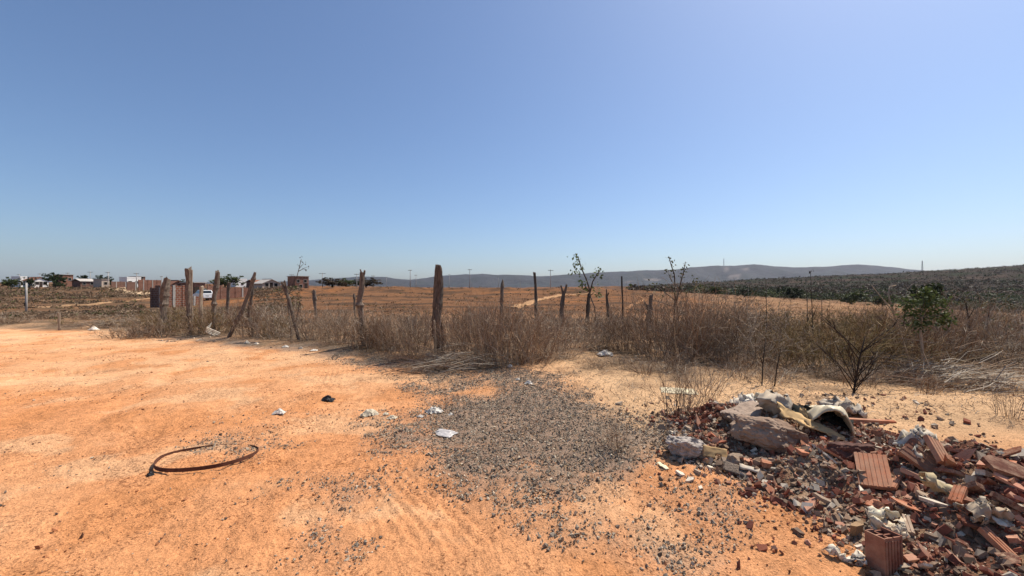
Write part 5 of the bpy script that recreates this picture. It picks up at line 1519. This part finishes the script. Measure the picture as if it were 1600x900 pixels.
sheet('torn_sheet', 'torn white sheet crumpled in the lower middle of the heap', 'plastic', lambda u, v: (0.19 * (u - 0.5), 0.15 * (v - 0.5), 0.02 * math.sin(math.pi * u)), 26, 18, dusty('cream_paper', (0.70, 0.64, 0.48), 9), 1388, 826, (D2(22), D2(8), D2(-20)), 0.035, 0.003, amp=0.038, seed=13, cut=lambda u, v: (u - 0.6) ** 2 + (v - 0.55) ** 2 < 0.02 or u * 0.6 + v > 1.45)
sheet('yellow_rag', 'rolled dirty yellow rag draped at the heap centre', 'rag', lambda u, v: (0.18 * (u - 0.5), 0.035 * math.cos(6.28 * v) - 0.05 * u * u, 0.03 * math.sin(6.28 * v) + 0.05 * (1 - u)), 18, 12, speckled('yellow_foam', (0.50, 0.40, 0.24), 0.25, 14, bump=0.4, obj_random=0), 1464, 772, (0, D2(14), D2(-16)), 0.03, 0.006, amp=0.02, seed=14)
sheet('white_bag', 'crumpled cream bag right of the heap centre', 'bag', lambda u, v: (0.20 * (u - 0.5), 0.13 * (v - 0.5), 0.08 * math.sin(math.pi * u) * math.sin(math.pi * v)), 26, 16, dusty('cream_bag', (0.55, 0.45, 0.33), 10), 1541, 817, (D2(20), D2(18), D2(-14)), 0.03, 0.003, amp=0.045, seed=15)
sheet('paper_scrap', 'bright white card scrap below the crumpled cream bag', 'paper', lambda u, v: (0.075 * (u - 0.5), 0.045 * (v - 0.5), 0), 6, 5, WPLASTIC, 1565, 828, (D2(34), D2(12), D2(-10)), 0.045, 0.003, amp=0.008, seed=16)
sheet('paper_scrap', 'white torn paper at the front foot of the heap', 'paper', lambda u, v: (0.16 * (u - 0.5), 0.05 * (v - 0.5), 0.02 * math.sin(9 * u)), 18, 8, WPLASTIC, 1322, 875, (D2(10), D2(4), D2(-28)), 0.02, 0.004, amp=0.03, seed=17)
sheet('paper_scrap', 'pale slip of card lying left of the rubble', 'paper', lambda u, v: (0.04 * (u - 0.5), 0.11 * (v - 0.5), 0), 4, 6, speckled('cream_card', (0.68, 0.62, 0.42), 0.1, 9, bump=0, obj_random=0), 1036, 730, (D2(6), 0, D2(22)), 0.012, 0.003, amp=0.006, seed=18)
sheet('plastic_wrap', 'grey plastic wrapping heaped behind the cream shell', 'plastic', lambda u, v: (0.42 * (u - 0.5), 0.22 * (v - 0.5), 0.10 * math.sin(math.pi * u)), 28, 16, GPLASTIC, 1315, 646, (D2(8), D2(6), D2(-12)), 0.02, 0.004, amp=0.07, seed=19)
for k, (px, py, s, lb) in enumerate(((1062, 742, 0.05, 'white plaster crumb left of the striped dark panel'), (1078, 752, 0.045, 'cream plaster crumb at the front left of the rubble'), (1094, 765, 0.035, 'lone cream plaster crumb on the orange soil'), (1198, 757, 0.05, 'white flat chip right of the grey offcut'), (1110, 733, 0.05, 'bright plaster flake below the cardboard flap'))):
    thing('plaster_lump', lb, 'plaster', shard_mesh(500 + k, PLAS, 0.3, 0.3, 'plaster_lump'), px, py, (R2.uniform(-.3, .3), R2.uniform(-.3, .3), R2.uniform(0, 6)), 0.012, (s, s * 0.7, s * 0.7), 'plaster crumbs at the rubble foot')


# ------------------------------------------------------------------ iron hoop on the road
def hoop():
    a = ray(313, 748); b = ray(318, 692); c = Vector(((ray(236, 728).x + ray(392, 712).x) / 2, (a.y + b.y) / 2, 0))
    rust = speckled('rusty_iron', (0.115, 0.05, 0.032), 0.45, 25, bump=0.4, obj_random=0)
    rx, ry = 0.405, (b.y - a.y) / 2 * 0.82; m = MB(); n = 96; vs = []; fs = []
    for i in range(n):
        t = 2 * math.pi * i / n; w = 1 + 0.03 * math.sin(3 * t + 1) + 0.015 * math.sin(5 * t)
        x = rx * math.cos(t) * w; y = ry * math.sin(t) * w
        g0 = float(height(c.x, c.y)); sl = (float(height(c.x, c.y + ry)) - float(height(c.x, c.y - ry))) / (2 * ry); sx = (float(height(c.x + rx, c.y)) - float(height(c.x - rx, c.y))) / (2 * rx)
        z0 = g0 + sl * y + sx * x - 0.013 - 0.022 * math.sin(t) + 0.004 * math.sin(2 * t + 1)
        hh = 0.034
        for (dr, dz) in ((0, 0), (0.006, 0), (0.006, hh), (0, hh)):
            vs.append((x * (1 + dr / 0.45), y * (1 + dr / 0.45), z0 + dz))
    for i in range(n):
        j = (i + 1) % n
        for k_ in range(4):
            fs.append((i * 4 + k_, j * 4 + k_, j * 4 + (k_ + 1) % 4, i * 4 + (k_ + 1) % 4))
    o = m.add(vs, fs).build('iron_hoop', rust); o.location = (c.x, c.y, 0); o.rotation_euler = (0, 0, D2(12))
    tag(o, 'rusty iron hoop lying flat on the orange road', 'hoop')


hoop()


# ------------------------------------------------------------------ litter along the verge and on the gravel
def litter(name, label, cat, px, py, w, mat, seed, h=0.35, amp=0.3, flat=False):
    p = ray(px, py); W_ = w / FPX * p.y
    r = np.random.default_rng(seed + 70); nu, nv = 18, 12
    u, v = np.meshgrid(np.linspace(0, 1, nu), np.linspace(0, 1, nv)); u = u.ravel(); v = v.ravel()
    env = np.sin(np.pi * u) * np.sin(np.pi * v)
    P = np.stack([(u - 0.5) * W_, (v - 0.5) * W_ * 0.7, W_ * (h * env + 0.02)], 1)
    P += W_ * amp * 0.5 * np.stack([fbm(u * 3 + seed, v * 3, 3) * 0.5, fbm(u * 3, v * 3 + seed + 5, 3) * 0.5, np.abs(fbm(u * 4 + 20, v * 4 + seed, 4)) * (0.4 if flat else 0.9)], 1)
    I = np.arange(nv - 1)[:, None] * nu + np.arange(nu - 1)[None, :]
    F = np.stack([I, I + 1, I + nu + 1, I + nu], -1).reshape(-1, 4)
    o = link(name, mesh_np(name, P, F, mats=[mat])); o.location = p + Vector((0, 0, 0.004)); o.rotation_euler = (0, 0, r.uniform(-0.5, 0.5))
    md = o.modifiers.new('thickness', 'SOLIDIFY'); md.thickness = 0.004
    tag(o, label, cat, 'scattered litter')


DIRTYW = speckled('dirty_white', (0.66, 0.61, 0.53), 0.3, 14, rough=0.6, bump=0.3, obj_random=0.15)
CREAM = speckled('dirty_cream', (0.60, 0.52, 0.38), 0.3, 14, rough=0.6, bump=0.3, obj_random=0.15)
BLK = speckled('black_plastic', (0.025, 0.025, 0.028), 0.3, 14, rough=0.5, bump=0.3, obj_random=0)
for i, a in enumerate([
    ('plastic_bag', 'white plastic bag on the far left road edge', 'bag', 147, 516, 13, WPLASTIC, .35, .35),
    ('plastic_bag', 'flattened white bag at the foot of the leftmost dark post', 'bag', 229, 520, 14, WPLASTIC, .12, .25),
    ('plastic_bag', 'crumpled white wrapper below the strongly leaning post', 'bag', 386, 537, 8, WPLASTIC, .5, .4),
    ('plastic_bag', 'small white scrap right of the leaning post foot', 'scrap', 401, 538, 6, WPLASTIC, .4, .4),
    ('plastic_bag', 'grey-white scrap below the twiggy leaning post', 'scrap', 446, 543, 9, DIRTYW, .3, .4),
    ('plastic_bag', 'white scrap in front of the twiggy leaning post', 'scrap', 470, 545, 7, WPLASTIC, .4, .4),
    ('plastic_bag', 'flat pale scrap on the stones before the forked-top post', 'scrap', 491, 548, 11, DIRTYW, .15, .3),
    ('plastic_bag', 'white ball of paper between forked-top and thickest posts', 'paper', 613, 548, 9, WPLASTIC, .6, .4),
    ('plastic_bag', 'small white scrap right of the white paper ball', 'scrap', 628, 548, 6, DIRTYW, .4, .4),
    ('shoe_sole', 'pale crumpled wrapper with dark edge on the gravel rim', 'wrapper', 577, 649, 25, CREAM, .3, .35),
    ('paper_scrap', 'small cream scrap right of the crumpled wrapper', 'scrap', 603, 648, 9, CREAM, .3, .4),
    ('paper_scrap', 'cream rag scrap right of the small cream one', 'scrap', 613, 654, 14, CREAM, .25, .4),
    ('paper_scrap', 'long pale wrapper lying in the middle gravel', 'wrapper', 678, 645, 25, DIRTYW, .25, .4),
    ('paper_scrap', 'small pale scrap below the long pale wrapper', 'scrap', 657, 652, 9, DIRTYW, .3, .4),
    ('paper_scrap', 'small white scrap right of the long pale wrapper', 'scrap', 705, 649, 9, DIRTYW, .3, .4),
    ('plastic_sheet', 'flattened clear plastic bag in the middle of the gravel', 'bag', 694, 678, 38, speckled('dusty_clear_plastic', (0.45, 0.42, 0.4), 0.35, 10, rough=0.4, bump=0.3, obj_random=0, spec=0.4), .08, .22),
    ('paper_scrap', 'white and black wrapper on the orange road left of the gravel', 'wrapper', 436, 647, 17, DIRTYW, .35, .4),
    ('black_scrap', 'black rubber scrap on the road above the gravel rim', 'rubber', 512, 627, 20, BLK, .35, .35),
    ('black_scrap', 'dark knot of rubber touching the iron hoop', 'rubber', 235, 744, 11, BLK, .5, .5),
    ('paper_scrap', 'white scrap under the dense brown bushes', 'scrap', 797, 574, 8, DIRTYW, .5, .4),
    ('paper_scrap', 'small white scrap at the gravel edge below the bushes', 'scrap', 809, 594, 7, DIRTYW, .4, .4),
    ('paper_scrap', 'pale crumpled scrap right of the small white one', 'scrap', 826, 600, 12, DIRTYW, .4, .4),
    ('plastic_bag', 'grey and white bag lying before the low brown bush', 'bag', 945, 556, 22, DIRTYW, .3, .45),
    ('plastic_bag', 'pale bag against the left foot of the thickest post', 'bag', 670, 560, 14, GPLASTIC, .6, .4),
    ('cement_patch', 'pale dried cement patch behind the feathery bush', 'cement', 1060, 612, 52, speckled('dry_cement', (0.62, 0.53, 0.36), 0.2, 10, bump=0.4, obj_random=0), .03, .08),
    ('black_scrap', 'black bag in the brush above the leftmost flattened bag', 'bag', 233, 514, 14, BLK, .5, .4),
]):
    litter(a[0] if a[0] != 'shoe_sole' else 'wrapper', a[1], a[2], a[3], a[4], a[5], a[6], i, a[7], a[8], flat=a[7] < 0.2)


# white slatted crate tipped in the verge
def crate():
    p = ray(331, 524); W_ = 20 / FPX * p.y
    root = empty('broken_crate', p + Vector((0, 0, 0.02))); root.rotation_euler = (D2(35), D2(28), D2(20)); tag(root, 'broken white plastic crate tipped over below the crooked post', 'crate')
    for i in range(4):
        z = i * W_ * 0.16
        MB().box(-W_ / 2, W_ / 2, -0.012, 0.0, z, z + W_ * 0.09).build('slat', WPLASTIC, root)
        MB().box(-W_ / 2 + 0.001, -W_ / 2 + 0.012, 0.001, W_ * 0.6, z, z + W_ * 0.09).build('slat', WPLASTIC, root)
    for x in (-W_ / 2, W_ / 2 - 0.02, -0.01):
        MB().box(x, x + 0.02, -0.026, -0.0135, -0.01, W_ * 0.6).build('rib', WPLASTIC, root)


crate()
for i in range(14):
    px = 255 + i * 6 + R2.uniform(-3, 3); p = ray(px, 526 + R2.uniform(0, 9)); s = R2.uniform(0.03, 0.07)
    o = link('white_rubble', SH['plaster_fragment'][i % 8]); o.location = p + Vector((0, 0, s * 0.3)); o.scale = (s, s, s); o.rotation_euler = (R2.gauss(0, .4), R2.gauss(0, .4), R2.uniform(0, 6))
    tag(o, 'white rubble chip in the drift beside the tipped crate', 'rubble chip', 'white chips beside the tipped crate')
